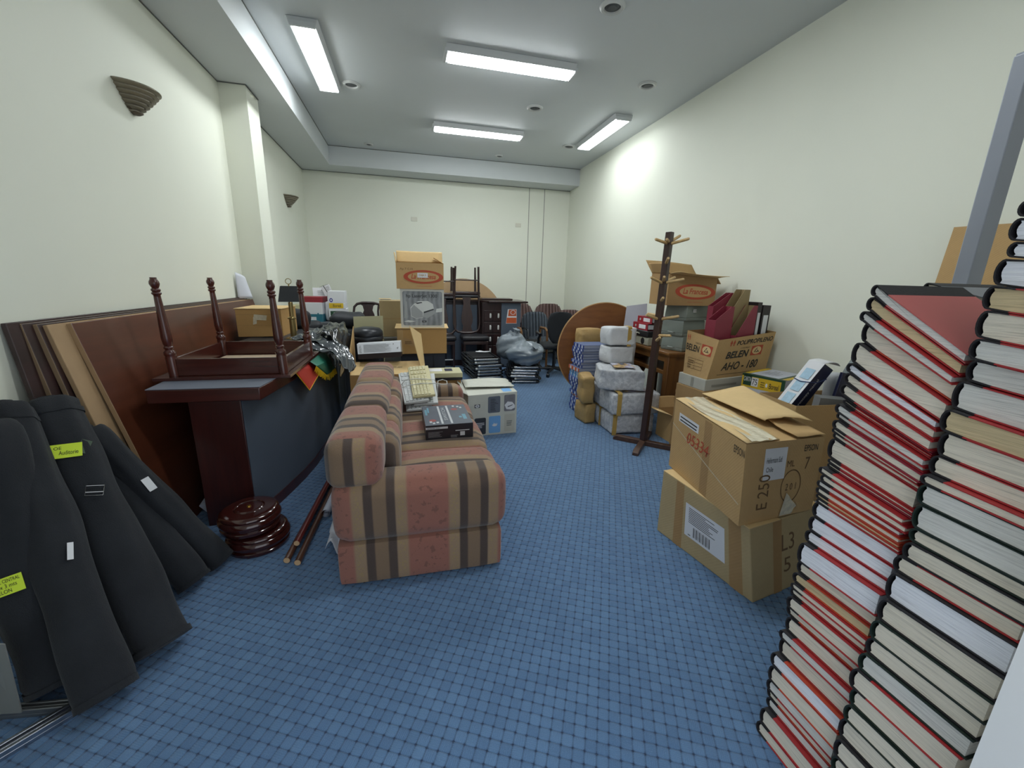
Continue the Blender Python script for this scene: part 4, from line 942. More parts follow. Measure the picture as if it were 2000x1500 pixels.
# ================================================================== carton with magazine files and its pile
W3 = [at(1371, 766, Y=2.72), V((3.03, 2.88, 0)), V((3.03, 3.2, 0)), V((2.23, 3.02, 0))]
zc0 = .60
c3 = [V((2.27, 2.70, 0)), V((3.02, 2.85, 0)), V((2.98, 3.15, 0)), V((2.25, 3.02, 0))]
c3 = c3 + [p + V((0, 0, zc0)) for p in c3]
def prb(F, b): b.mi = 1; F['left'].rect(b, .0, .86, 1, .90, .001); F['front'].rect(b, .0, .86, 1, .90, .001); return ['carton_dk']
carton_thing('cardboard_carton', 'brown carton at the bottom of the pile under the magazine files', 'carton', c3, 'carton_dk', prb)
c4 = [p.copy() for p in c3[4:]]; c4 = [mid(c4) + (p - mid(c4))*.97 + V((0, 0, .0005)) for p in c4]; c4 += [p + V((0, 0, .095)) for p in c4]
mk('white_carton', '#b3b1a6', .65, var=.12, vs=8); mk('dust_grey', '#8f8d82', .7)
def prw(F, b): b.mi = 1; F['left'].rect(b, .48, .1, .58, .9, .001); F['front'].rect(b, .1, .3, .5, .5, .001); return ['dust_grey']
carton_thing('white_carton', 'flat dirty white carton between the brown carton and the magazine files', 'carton', c4, 'white_carton', prw)
zb_ = c4[4].z + .0006
W4 = [V((2.295, 2.715, zb_)), V((3.00, 2.86, zb_)), V((3.0, 3.13, zb_)), V((2.275, 2.985, zb_)), V((2.345, 2.70, 1.015)), V((3.035, 2.85, 1.06)), V((3.03, 3.14, 1.07)), V((2.27, 2.99, 1.06))]
t = thing('files_carton', 'open carton printed in black and red, holding crimson magazine files', 'carton', (2.65, 2.92, zb_))
b = MB(); F = sides(W4); b.bihexa(W4, False); f, l = F['front'], F['left']
def logo(fc, u0, v0, u1, v1):
    b.mi = 2; fc.rect(b, u0, v0, u1, v1, .0016); cu, cv, ru, rv = (u0+u1)/2, (v0+v1)/2, (u1-u0)*.40, (v1-v0)*.40
    b.mi = 3; fc.ellipse(b, cu, cv, ru, rv, .002); b.mi = 1
    for pts in (((-.62, -.5), (-.42, -.5), (.08, .62), (-.1, .62)), ((.02, .1), (.2, .1), (.62, -.5), (.4, -.5)), ((-.25, -.5), (.25, -.5), (.3, -.3), (-.2, -.3))): fc.poly(b, [(cu + a*ru, cv + e*rv) for a, e in pts], .0024)
b.mi = 1
f.text(b, 'POLIPROPILENO', .33, .80, .97, .91, .0018, .15, .02); f.text(b, 'BELEN', .20, .49, .58, .66, .0018, .15, .03); f.text(b, 'AHO - 180', .18, .19, .80, .39, .0018, .2, .02); f.rect(b, .14, .09, .72, .10)
l.text(b, 'BELEN', .03, .57, .48, .72, .0018, 0, .02); l.text(b, 'FARDO', .33, .76, .52, .80, .0018)
f.text(b, 'CUADERNO', .42, .70, .58, .735, .0018)
logo(f, .62, .50, .82, .73); logo(l, .55, .55, .90, .80)
b.mi = 4
for fc, uu in ((f, (.22, .27)), (l, (.05, .11))):
    for u in uu: fc.rect(b, u, .80, u+.018, .93); fc.poly(b, [(u-.012, .86), (u+.03, .86), (u+.009, .95)], .0018)
b.mi = 5
for v in (.16, .24, .32, .40): l.rect(b, .14, v, .70, v+.008)
for u in (.14, .40, .70): l.rect(b, u, .16, u+.008, .408)
l.lines(b, .16, .18, .38, .39, 4, .4, 2, .5)
b.build('box_body', ['carton', 'print_black', 'print_red', 'carton_lt', 'print_red', 'print_brown'], t)
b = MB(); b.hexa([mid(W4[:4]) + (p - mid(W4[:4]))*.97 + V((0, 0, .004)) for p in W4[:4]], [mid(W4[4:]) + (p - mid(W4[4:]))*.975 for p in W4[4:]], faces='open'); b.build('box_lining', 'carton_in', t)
# magazine files
mk('file_crimson', '#852b3c', .55, var=.06); mk('file_tan', '#94815c', .7, var=.06)
def magfile(p, ang, L, w, h, lip, label, mats=('file_crimson', 'file_tan'), cut=.35):
    d = V((math.cos(R(ang)), math.sin(R(ang)), 0)); s_ = V((-d.y, d.x, 0)); p = V(p); th = .003
    t = thing('magazine_file', label, 'magazine file', p + d*L/2, 'magazine files in the open carton')
    prof = [(0, 0), (L, 0), (L, h), (L*(1-cut*.35), h), (0, lip)]
    for nm, o in (('side_wall', 0), ('side_wall', w)):
        b = MB(); b.rings([[p + d*u + s_*(o + e) + V((0, 0, z)) for u, z in prof] for e in (-th/2, th/2)])
        for f_ in b.bm.faces:
            f_.material_index = 1 if (f_.calc_center_median() - p).dot(s_) * (1 if o == 0 else -1) > (o if o == 0 else -w) + th*.4 * 1 else 0
        b.build(nm, [mats[0], mats[1]], t)
    b = MB(); b.rings([[p + d*e + s_*(th/2) , p + d*e + s_*(w-th/2), p + d*e + s_*(w-th/2) + V((0, 0, lip)), p + d*e + s_*(th/2) + V((0, 0, lip))] for e in (0, th)]); b.build('front_lip', mats[0], t)
    b = MB(); b.rings([[p + d*e + s_*(th/2), p + d*e + s_*(w-th/2), p + d*e + s_*(w-th/2) + V((0, 0, h)), p + d*e + s_*(th/2) + V((0, 0, h))] for e in (L-th, L)]); b.build('back_wall', mats[1], t)
    b = MB(); b.rings([[p + d*th + s_*th/2 + V((0, 0, z)), p + d*(L-th) + s_*th/2 + V((0, 0, z)), p + d*(L-th) + s_*(w-th/2) + V((0, 0, z)), p + d*th + s_*(w-th/2) + V((0, 0, z))] for z in (.0005, .0035)]); b.build('base', mats[0], t)
    return t
zi = zb_ + .006
magfile((2.36, 2.785, zi), 12, .20, .075, .565, .46, 'crimson magazine file at the left end of the open carton', ('file_crimson', 'file_crimson'), .5)
magfile((2.575, 2.79, zi), 12, .22, .078, .575, .335, 'crimson magazine file standing second from the left, in front of the tan one', ('file_crimson', 'file_tan'), .6)
magfile((2.53, 2.875, zi), 12, .255, .08, .70, .45, 'bare tan cardboard magazine file rising highest in the open carton', ('file_tan', 'file_tan'), .8)
magfile((2.46, 2.955, zi), 12, .25, .05, .67, .56, 'dark crimson magazine file behind the tan one', ('file_crimson', 'file_crimson'), .6)
st = Matrix.Rotation(R(12), 3, 'Z')
binder((2.838, 2.862, zi), .22, .60, .055, 'binder_black', 'black ring binder with a long white label, next to the tan magazine file', st)
binder((2.928, 2.878, zi), .22, .575, .10, 'binder_black', 'wide maroon-black ring binder at the wall end of the open carton', st)

# ================================================================== copier paper box and open carton behind the battered cartons
mk('bor_white', '#c2c6d2', .4, var=.03); mk('bor_yellow', '#d2b02a', .4, var=.03); mk('bor_green', '#22452f', .4, var=.05)
c5 = [V((2.36, 2.30, 0)), V((2.98, 2.34, 0)), V((2.98, 2.66, 0)), V((2.36, 2.62, 0))]; c5 += [p + V((0, 0, .50)) for p in c5]
carton_thing('cardboard_carton', 'brown carton hidden behind the battered ones, carrying the copier paper box', 'carton', c5, 'carton_dk')
z5 = .501
L0, N0 = at(1452, 723, Y=2.64), at(1534, 750, Y=2.34)
c6 = [V((N0.x, N0.y, z5)), V((N0.x + .36, N0.y + .12, z5)), V((L0.x + .36, L0.y + .12, z5)), V((L0.x, L0.y, z5)), N0, N0 + V((.36, .12, 0)), L0 + V((.36, .12, 0)), L0]
c6[4].z = c6[5].z = c6[6].z = c6[7].z = (L0.z + N0.z)/2
def prp(F, b):
    f, tp = F['left'], F['top']
    b.mi = 1; f.rect(b, .0, .60, 1, 1.0); 
    b.mi = 2; f.rect(b, .04, .66, .24, .99, .0018); f.rect(b, .92, .62, 1.0, .96, .0018); f.rect(b, 0, .94, 1, 1, .0018)
    b.mi = 4; f.rect(b, .24, .66, .40, .92, .002)
    b.mi = 3; f.text(b, '75', .26, .70, .38, .88, .0026); f.text(b, 'Boreal', .66, .68, .88, .84, .0022, .1, .01); f.text(b, 'Boreal', .10, .16, .72, .46, .0018, 0, .01); f.lines(b, .46, .68, .56, .88, 3, .3, 3, .2, .002)
    b.mi = 4; f.text(b, 'CARTA', .05, .78, .23, .92, .0026, 0, .01); f.ellipse(b, .60, .76, .025, .06, .002)
    b.mi = 1; tp.rect(b, .0, 0, 1, .12); tp.rect(b, 0, .88, 1, 1); b.mi = 2; tp.rect(b, 0, .12, 1, .2); tp.rect(b, 0, 0, .07, 1, .0016)
    b.mi = 3; tp.lines(b, .3, .4, .8, .8, 5, .12, 2, .4)
    return ['bor_yellow', 'bor_green', 'print_black', 'label_white']
carton_thing('paper_box', 'white, yellow and green copier paper box beside the right wall', 'box', c6, 'bor_white', prp)
c7 = [V((2.38, 1.98, 0)), V((2.98, 1.95, 0)), V((3.0, 2.26, 0)), V((2.42, 2.29, 0)), V((2.36, 1.97, .70)), V((3.0, 1.93, .70)), V((3.02, 2.27, .70)), V((2.40, 2.295, .70))]
t = thing('cardboard_carton', 'open brown carton behind the battered ones, with slim boxes and a bottle sticking out', 'carton', (2.7, 2.12, 0))
b = MB(); b.hexa(c7[:4], c7[4:], faces='open'); b.build('box_body', 'carton', t, solid=.004)
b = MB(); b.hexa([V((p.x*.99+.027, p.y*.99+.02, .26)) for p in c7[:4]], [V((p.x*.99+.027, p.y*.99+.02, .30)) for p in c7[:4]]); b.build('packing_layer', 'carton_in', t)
mk('navy', '#1d2140', .4, var=.1); mk('pic_blue', '#9dbdd2', .4, var=.25, vs=40); mk('band_blue', '#23386e', .4)
A_, B_, C_ = at(1516, 786, Y=2.20), at(1541, 795, Y=2.10), at(1566, 804, Y=2.12); A2, B2_, C2 = at(1580, 703, Y=2.20), at(1611, 711, Y=2.10), at(1627, 723, Y=2.12)
ax = (B2_ - B_); k = (B_.z - .32)/ax.z; A_, B_, C_ = A_ - ax*k, B_ - ax*k, C_ - ax*k
D_, D2 = A_ + C_ - B_, A2 + C2 - B2_
t = thing('slim_box', 'tall slim white and navy box with a blue elastic band, leaning in the open carton', 'box', (B_.x, B_.y, .32))
b = MB(); b.rings([[A_, B_, C_, D_], [A2, B2_, C2, D2]]); fw, fn = Face(A_, B_, B2_, A2), Face(B_, C_, C2, B2_)
b.mi = 1; fn.rect(b, 0, 0, 1, 1)
b.mi = 2
for v0 in (.30, .43, .56, .69, .82): fw.rect(b, .22, v0, .82, v0+.105, .0018)
b.mi = 3; fn.text(b, 'Microscopy manual', .36, .52, .60, .86, .0022, rot=90)
b.build('sleeve', ['label_white', 'navy', 'pic_blue', 'label_white'], t)
b = MB(); b.tube([fw.pt(-.02, .80, .003), fw.pt(.5, .785, .005), fw.pt(1.0, .80, .004), fn.pt(.5, .83, .004), fn.pt(1.0, .90, .004)], .003, 8); b.build('elastic_band', 'band_blue', t, smooth=True)
b = MB(); e = (A2 - B2_)*.0; b.grid(lambda u, v: A2*(1-u) + B2_*u + (C2 - B2_)*v*1.3 + ax.normalized()*(.055*math.sin(v*2.0)), 4, 8); b.build('lid_flap', 'label_white', t, smooth=True, solid=.003)
# plastic bag, bottle, navy folder, manuals
M['clear'] = plain('clear_plastic', '#aebac0', .12, 0, .2, 20, spec=.8); M['clear'].node_tree.nodes['Principled BSDF'].inputs['Transmission Weight'].default_value = .45; mk('cap_blue', '#2c3f8c', .4); mk('pale_grey', '#b4b7bd', .5)
c = at(1660, 735, Y=2.10); t = thing('plastic_bottle', 'clear plastic bottle with a blue cap standing in the open carton', 'bottle', (c.x, 2.1, .302))
b = MB(); zb0 = .302; tp = at(1662, 700, Y=2.10).z
b.lathe([(.001, 0), (.04, .0), (.045, .01), (.045, .12), (.042, .16), (.045, .2), (.045, tp-zb0-.1), (.03, tp-zb0-.05), (.016, tp-zb0-.012), (.016, tp-zb0)], (c.x, 2.1, zb0), 24); b.build('bottle_body', 'clear', t, smooth=True)
b = MB(); b.cyl(V((c.x, 2.1, tp)), V((c.x, 2.1, tp+.022)), .018, .017, 20); b.build('cap', 'cap_blue', t, smooth=True)
c = at(1642, 745, Y=2.19); b = MB(); b.pillow((c.x, 2.21, (c.z+.05+.301)/2), (.17, .09, c.z+.05-.301), .04, .01, None, 8, .007, 3)
solo(b, 'plastic_bag', 'pale_grey', 'crumpled translucent plastic bag behind the bottle in the open carton', 'bag', (c.x, 2.19, .301), smooth=True)
p = [at(1625, 781, Y=2.055), at(1668, 795, Y=2.055), at(1676, 735, Y=2.055), at(1644, 727, Y=2.055)]; dn = (p[0]-p[3]).normalized()*.28
b = MB(); slab(b, [p[0]+dn, p[1]+dn, p[2], p[3]], .02); solo(b, 'navy_folder', 'navy', 'navy folder leaning in the open carton beside the bottle', 'folder', (p[0].x, 2.03, .3), bevel=.003)
p = [at(1592, 800, Y=1.99), at(1655, 812, Y=1.985), at(1656, 782, Y=1.985), at(1603, 777, Y=1.99)]
t = thing('manual_box', 'dark grey and crimson manual box in the open carton, next to the bookstack', 'box', (p[0].x, 2.0, .302))
dz = V((0, 0, -1)); b = MB(); k = .30; bot = [V((p[0].x, p[0].y, .302)), V((p[1].x, p[1].y, .302))]
bk = V((.0, .045, .012)); b.hexa([bot[0], bot[1], bot[1] + V((0, .045, 0)), bot[0] + V((0, .045, 0))], [p[3], p[2], p[2] + bk, p[3] + bk])
f = Face(bot[0], bot[1], p[2], p[3]); b.mi = 1; f.poly(b, [(0, 0), (1, 0), (1, .98), (.62, .86), (.12, .62), (0, .55)], .0012); b.mi = 2; f.text(b, 'Manual', .25, .80, .62, .90, .002)
b.build('sleeve', ['print_grey', 'binder_red', 'label_white'], t)
# small open carton by the coat rack
sm = [at(1304, 862, Z=0) + V((0, .14, 0)) + V(o) for o in ((0, -.18, 0), (.2, -.18, 0), (.2, .06, 0), (0, .06, 0))]; sm += [p + V((0, 0, .26)) for p in sm]
t = thing('small_carton', 'small open tan carton on the carpet between the coat rack and the battered cartons', 'carton', (mid(sm[:4]).x, mid(sm[:4]).y, 0))
b = MB(); b.hexa(sm[:4], sm[4:], faces='open'); b.build('box_body', 'carton', t, solid=.004)
flap(sm[7], sm[4], (-.12, .03, .05), 'carton_lt', -.1, 'flap', t); flap(sm[6], sm[7], (.0, .05, .10), 'carton', .1, 'flap', t)
# ================================================================== things on and round the sofa
# ---- white printer box on the carpet
mk('hp_white', '#c3c3b8', .5, var=.12, vs=7); mk('hp_side', '#9a968c', .6, var=.15); mk('hp_dark', '#33363c', .5, var=.05); mk('hp_mid', '#5f6570', .5, var=.05); mk('hp_photo', '#77757a', .5, var=.25, vs=20); mk('hp_pale', '#b9b6a8', .5)
c = [at(914, 854, Z=0), at(1008, 845, Z=0), V((.965, 4.05, 0)), V((.50, 4.06, 0)), at(910, 772, Y=3.60), at(1008, 762, Y=3.63), at(981, 743, Y=4.05), at(897, 750, Y=4.06)]
hz = .415
for i in (4, 5, 6, 7): c[i] = V((c[i-4].x, c[i-4].y, hz))
c[4].z -= .012
def prh(F, b):
    f, tp = F['front'], F['top']
    b.mi = 1
    f.rrect(b, .40, .54, .65, .93, .12, .0016, 1.1)
    b.mi = 2; f.rrect(b, .13, .04, .36, .44, .12, .0016, 1.1)
    b.mi = 3; f.rrect(b, .42, .05, .66, .46, .12, .0016, 1.1)
    b.mi = 4; f.rrect(b, .73, .55, .96, .94, .12, .0016, 1.1)
    b.mi = 5; f.rrect(b, .74, .06, .96, .48, .1, .0016, 1.1)
    b.mi = 6; f.poly(b, [(.74, .70), (.80, .78), (.90, .76), (.955, .68), (.955, .62), (.88, .58), (.78, .60)], .002); f.poly(b, [(.83, .66), (.94, .70), (.94, .62), (.85, .59)], .0022)
    b.mi = 2; f.rect(b, .13, .69, .24, .77, .0018); f.lines(b, .45, .58, .61, .89, 11, .45, 5, .5, .002); f.poly(b, [(.80, .665), (.91, .70), (.91, .685), (.81, .645)], .0026); f.lines(b, .79, .20, .91, .34, 4, .35, 6, .2, .002)
    b.mi = 7; f.ellipse(b, .185, .73, .042, .036, .0024); f.lines(b, .16, .20, .33, .34, 4, .4, 2, .3, .002); f.text(b, 'hp', .52, .22, .60, .30, .002); f.ellipse(b, .54, .24, .05, .03, .002)
    b.mi = 2; f.text(b, 'hp', .166, .705, .204, .76, .003, .2, .02)
    b.mi = 3; tp.rect(b, .72, .05, .9, .3, .0016)
    return ['hp_mid', 'hp_dark', 'print_blue', 'hp_photo', 'hp_pale', 'label_white', 'label_white']
t, F = carton_thing('printer_box', 'worn white printer box with grey and blue picture panels on the carpet beside the sofa', 'box', c, 'hp_white', prh)
flapgrid(c[7] + V((0, 0, .012)), c[4] + (c[7]-c[4])*.38 + V((0, 0, .02)), c[5] + (c[6]-c[5])*.30 + V((0, 0, .012)), c[6] + V((0, 0, .012)), lambda u, v: .012*math.sin(v*3.1)*(1-u)+.006, 'hp_white', 'top_flap', 4, t)
flapgrid(c[7], c[4], c[4] + V((-.05, .0, .035)), c[7] + V((-.06, 0, .05)), lambda u, v: 0, 'hp_white', 'top_flap', 5, t)
# ---- black box on the seat
mk('bb_black', '#191b22', .35, var=.1); mk('bb_top', '#4d5562', .35, var=.12, vs=12); mk('bb_red', '#8f3f3f', .4); mk('bb_white', '#b9bcbf', .4); mk('bb_cyan', '#5a8fa3', .4)
sz = .459
c = [at(832, 861, Z=sz), at(924, 853, Z=sz), at(910, 795, Z=sz), at(826, 805, Z=sz)]
u_, v_ = (c[1]-c[0]), V((-.01, .40, 0)); c = [c[0], c[1], c[1]+v_, c[0]+v_]; c += [p + V((0, 0, .095)) for p in c]
def prk(F, b):
    f, tp = F['front'], F['top']
    b.mi = 1; tp.rect(b, 0, 0, 1, 1, .0008)
    b.mi = 2; 
    for u, v in ((.17, .22), (.72, .74)): tp.ellipse(b, u, v, .075, .06, .0016)
    b.mi = 3; tp.rect(b, .34, .04, .385, .96, .0016); tp.rect(b, .54, .04, .585, .96, .0016)
    for u, v in ((.10, .12), (.16, .05), (.24, .08), (.70, .88), (.80, .84), (.86, .78)): tp.rect(b, u, v, u+.05, v+.07, .0018)
    tp.text(b, 'SWITCH', .42, .2, .50, .85, .0018, rot=90)
    b.mi = 4; tp.rect(b, .04, .5, .09, .8, .0016); tp.rect(b, .10, .62, .14, .9, .0016); tp.rect(b, .84, .2, .92, .45, .0016); tp.rect(b, .76, .28, .82, .36, .0016)
    b.mi = 3; f.rect(b, .0, .74, .46, .88, .0012); f.lines(b, .05, .2, .36, .6, 6, .16, 3, .4); f.rect(b, .62, .52, .92, .58, .0014); f.rect(b, .72, .18, .82, .46, .0014); f.lines(b, .52, .1, .68, .3, 3, .2, 2, .2)
    b.mi = 5; f.text(b, 'NETWORK VIDEO', .03, .77, .30, .85, .002)
    return ['bb_top', 'bb_red', 'bb_white', 'bb_cyan', 'bb_black']
carton_thing('electronics_box', 'flat black electronics box with printed lid lying on the sofa seat', 'box', c, 'bb_black', prk, bevel=.003)
# ---- bundle of keyboards leaning on the seat and back
mk('key_beige', '#c2b98f', .45, var=.03); mk('key_tan', '#cfc8a4', .45, var=.04); mk('key_white', '#c6c9c9', .45, var=.04); mk('cable', '#b9bab6', .4); mk('key_gap', '#8f8a6c', .6)
kp, kq = V((.06, 2.98, .475)), V((.03, 3.40, .60))            # along the keyboard, near end to far end
ka = (kq-kp).normalized(); kx = V((1, 0.02, .03)).normalized(); kn = kx.cross(ka).normalized(); kx = ka.cross(kn).normalized()
def keyboard(c, L, W, mats, label, turn=0, keys=True):
    a = (ka*math.cos(R(turn)) + kx*math.sin(R(turn))); x = (kx*math.cos(R(turn)) - ka*math.sin(R(turn)))
    P = lambda u, v, w: c + x*(u*W/2) + a*(v*L/2) + kn*w
    t = thing('keyboard', label, 'keyboard', (c.x, c.y, min(P(s, e, 0).z for s in (-1, 1) for e in (-1, 1))), 'old keyboards tied in a bundle on the sofa')
    b = MB(); b.hexa([P(-1, -1, 0), P(1, -1, 0), P(1, 1, 0), P(-1, 1, 0)], [P(-.98, -.99, .016), P(.98, -.99, .022), P(.98, .99, .022), P(-.98, .99, .016)]); b.build('keyboard_case', mats[0], t, bevel=.004)
    if keys:
        b = MB()
        for u0, u1 in ((-.86, .56), ):
            rows = 5
            for r_ in range(rows):
                ua = -.84 + r_*.30
                for k in range(21):
                    if k in (14, 17) : continue
                    va = -.96 + k*.0915; w_ = .255; h_ = .078
                    if r_ == 0 and 3 < k < 9: 
                        if k > 4: continue
                        h_ = .44
                    b.hexa([P(ua, va, .017), P(ua+w_, va, .017), P(ua+w_, va+h_, .017), P(ua, va+h_, .017)], [P(ua+.02, va+.008, .028), P(ua+w_-.02, va+.008, .028), P(ua+w_-.02, va+h_-.008, .028), P(ua+.02, va+h_-.008, .028)])
        b.build('keys', mats[1], t)
    return t
mm = (kp+kq)/2
keyboard(mm + kn*-.0, .46, .19, ('key_white', 'key_white'), 'white keyboard lowest in the tied bundle, showing at its left', 2)
keyboard(mm + kn*.031 + kx*.06 + ka*.01, .45, .18, ('key_white', 'key_white'), 'white keyboard in the tied bundle, showing at its right', 4)
keyboard(mm + kn*.062 + kx*-.03 + ka*.005, .45, .18, ('key_white', 'key_white'), 'grey-white keyboard second from the top of the bundle', -2)
keyboard(mm + kn*.093 + kx*.035 + ka*.03, .46, .165, ('key_beige', 'key_tan'), 'yellowed beige keyboard on top of the tied bundle', 0)
b = MB(); P = lambda u, v, w: mm + kx*u + ka*v + kn*w
b.tube([P(-.16, -.03, .02), P(-.17, -.04, .08), P(-.08, -.05, .118), P(.02, -.045, .126), P(.13, -.045, .118), P(.19, -.03, .09), P(.235, .0, .07), P(.24, .05, .07), P(.21, .07, .075), P(.17, .05, .08), P(.155, -.02, .06), P(.15, -.05, .0)], .0035, 8)
b.tube([P(-.13, .03, .07), P(-.08, .045, .118), P(.0, .03, .127), P(.08, .01, .126), P(.14, .02, .11), P(.16, .0, .05)], .0032, 8)
solo(b, 'keyboard_cable', 'cable', 'white cable looped round the bundle of keyboards', 'cable', tuple(mm), smooth=True)

# ---- open carton behind the sofa, flap standing, box inside
c = [V((-.53, 3.82, 0)), V((.10, 3.82, 0)), V((.10, 4.28, 0)), V((-.53, 4.28, 0))]; c += [p + V((0, 0, .56)) for p in c]
t = thing('open_carton', 'open brown carton behind the sofa back, its flaps folded out', 'carton', (-.24, 4.04, 0))
b = MB(); b.hexa(c[:4], c[4:], faces='open'); F = sides(c); b.build('box_body', 'carton_or', t, solid=.005)
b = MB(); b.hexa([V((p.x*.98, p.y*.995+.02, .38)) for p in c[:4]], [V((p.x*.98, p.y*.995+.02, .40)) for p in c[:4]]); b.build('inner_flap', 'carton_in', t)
b = MB(); slab(b, [c[4] + V((.0, -.0, .004)), c[5] + V((0, 0, .004)), c[5] + V((0, .26, .075)), c[4] + V((0, .26, .075))], .005); f = Face(c[4] + V((0, 0, .007)), c[5] + V((0, 0, .007)), c[5] + V((0, .26, .078)), c[4] + V((0, .26, .078))); b.mi = 1; f.text(b, 'ESTE LADO', .58, .45, .72, .56, .002)
b.build('flap', ['carton_lt', 'print_black'], t)
b = MB(); slab(b, [at(828, 740, Y=3.95), at(833, 742, Y=4.25), at(822, 652, Y=4.25), at(800, 637, Y=3.95)], .005); b.build('flap', 'carton_lt', t)
b = MB(); slab(b, [c[4] + V((0, .02, 0)), c[7] + V((0, -.02, 0)), at(690, 637, Y=4.25), at(682, 728, Y=3.82) + V((0, 0, .10))], .005); b.build('flap', 'carton', t)
b = MB(); f = None
p = [at(798, 668, Y=3.93), at(784, 659, Y=3.93)]
mk('tag_tan', '#b08c5e', .6)
g = [at(783, 673, Y=3.935), at(803, 681, Y=3.935), at(800, 661, Y=3.935), at(787, 657, Y=3.935)]
# white printed box lying in the open carton
mk('silver_card', '#cbced3', .4, var=.05)
p = [at(699, 692, Y=4.00), at(783, 687, Y=4.00), at(782, 667, Y=4.06), at(697, 672, Y=4.06)]; bk = V((.01, .16, -.005)); dn = V((0, 0, -.10))
z_lo = .566 + .02
t = thing('printed_box', 'long white box with printed text lying across the open carton behind the sofa', 'box', (-.3, 4.1, min(q.z for q in p) - .05))
b = MB(); b.hexa([p[0], p[1], p[1]+bk+V((0, 0, -.02)), p[0]+bk+V((0, 0, -.02))], [p[3], p[2], p[2]+bk*.7, p[3]+bk*.7]); f = Face(*p); b.mi = 1
f.lines(b, .14, .12, .80, .9, 14, .35, 8, .25); f.text(b, 'EPSON', .04, .1, .09, .8, .002, rot=90); f.ellipse(b, .83, .8, .012, .06, .002); f.poly(b, [(.9, .4), (.95, .5), (.93, .25)], .002)
b.build('sleeve', ['silver_card', 'print_grey'], t)
b = MB(); b.hexa([p[0]+V((0, .005, -.05)), p[1]+V((0, .005, -.05)), p[1]+bk+V((0, 0, -.06)), p[0]+bk+V((0, 0, -.06))], [p[0]+V((0, .005, -.001)), p[1]+V((0, .005, -.001)), p[1]+bk+V((0, 0, -.022)), p[0]+bk+V((0, 0, -.022))]); b.build('box_tray', 'binder_black', t)

# flat cream manual on a carton behind the far arm
c = [V((.15, 3.93, 0)), V((.48, 3.93, 0)), V((.48, 4.22, 0)), V((.15, 4.22, 0))]; c += [p + V((0, 0, .47)) for p in c]
carton_thing('cardboard_carton', 'small brown carton behind the far armrest of the sofa', 'carton', c, 'carton_or')
b = MB(); b.bx(.13, .49, 3.90, 4.16, .471, .50); b.mi = 1; b.bx(.13, .49, 3.895, 4.16, .5, .545); b.mi = 2; f = Face(V((.13, 3.895, .545)), V((.49, 3.895, .545)), V((.49, 4.16, .545)), V((.13, 4.16, .545))); f.rect(b, .14, .35, .48, .85); b.mi = 3; f.rect(b, .55, .35, .76, .8)
mk('cream_card', '#bdb994', .5, var=.04)
solo(b, 'flat_box', ['black_plastic', 'cream_card', 'label_white', 'navy'], 'flat cream box with two small pictures lying behind the far armrest', 'box', (.31, 4.03, .471), bevel=.003)

# ================================================================== printer carton tower
def tower(px0, px1, z0, z1, y, d, xs=0):
    a, b_ = at(px0, 640, Y=y).x, at(px1, 640, Y=y).x
    return [V((a, y, z0)), V((b_, y+.0, z0)), V((b_+.02, y+d, z0)), V((a-.0, y+d, z0)), V((a, y, z1)), V((b_, y, z1)), V((b_+.02, y+d, z1)), V((a, y+d, z1))]
mk('navy_base', '#252c3a', .5, var=.08)
t = thing('low_cabinet', 'dark blue-grey low cabinet carrying the printer carton tower', 'cabinet', (.15, 4.85, 0))
b = MB(); b.bx(-.10, .385, 4.64, 5.05, .04, .615); b.build('cabinet_body', 'navy_base', t, bevel=.004)
b = MB(); b.bx(-.08, .365, 4.66, 5.03, 0, .04); b.build('plinth', 'black_plastic', t)
b = MB(); b.bx(.255, .26, 4.634, 4.641, .06, .6); b.bx(-.095, .38, 4.633, 4.64, .33, .334); b.build('door_gap', 'black_plastic', t)
c = tower(775, 872, .6155, .898, 4.60, .44)
def pro(F, b): b.mi = 1; F['front'].rect(b, 0, .95, 1, 1, .001); F['front'].rect(b, 0, .0, .12, 1, .0008); return ['carton']
t, F = carton_thing('cardboard_carton', 'wide orange-brown carton under the grey laser printer box', 'carton', c, 'carton_or', pro)
b = MB(); slab(b, [c[4] + V((-.02, -.02, .003)), c[5] + V((.02, -.02, .003)), c[6] + V((.02, 0, .003)), c[7] + V((-.02, 0, .003))], .005); b.build('top_flap', 'carton_lt', t)
f = F['front']; b = MB(); f.poly(b, [(.10, .42), (.33, .28), (.36, .50), (.14, .64)], .003); b.mi = 1; f.lines(b, .15, .40, .32, .52, 5, .4, 3, .4, .0045); b.build('side_label', ['tag_tan', 'print_brown'], t)
def photo(name):
    t_ = NT(name); p_ = t_.pos(False); n_ = t_.noise(p_, 5, 3); s_ = t_.n.new('ShaderNodeSeparateXYZ'); t_.link(p_, s_.inputs[0])
    w_ = t_.n.new('ShaderNodeTexWave'); w_.inputs['Scale'].default_value = 6; w_.inputs['Distortion'].default_value = 3; t_.link(p_, w_.inputs['Vector'])
    t_.base(t_.ramp(t_.math('ADD', t_.math('MULTIPLY', n_, .75), t_.math('MULTIPLY', w_.outputs['Fac'], .2)), [(.25, '#6c7072'), (.5, '#8b8f92'), (.75, '#a9adaf')])); return t_.done(.4)
M['greyphoto'] = photo('grey_printed_photo'); mk('ph_light', '#cfd2cf', .4, var=.04); mk('ph_mid', '#9da0a0', .4, var=.08); mk('ph_dark', '#303234', .4); mk('frame_white', '#c9c8c0', .5, var=.05); mk('lav', '#a9aac4', .5)
c = tower(784, 868, .9035, 1.315, 4.61, .40)
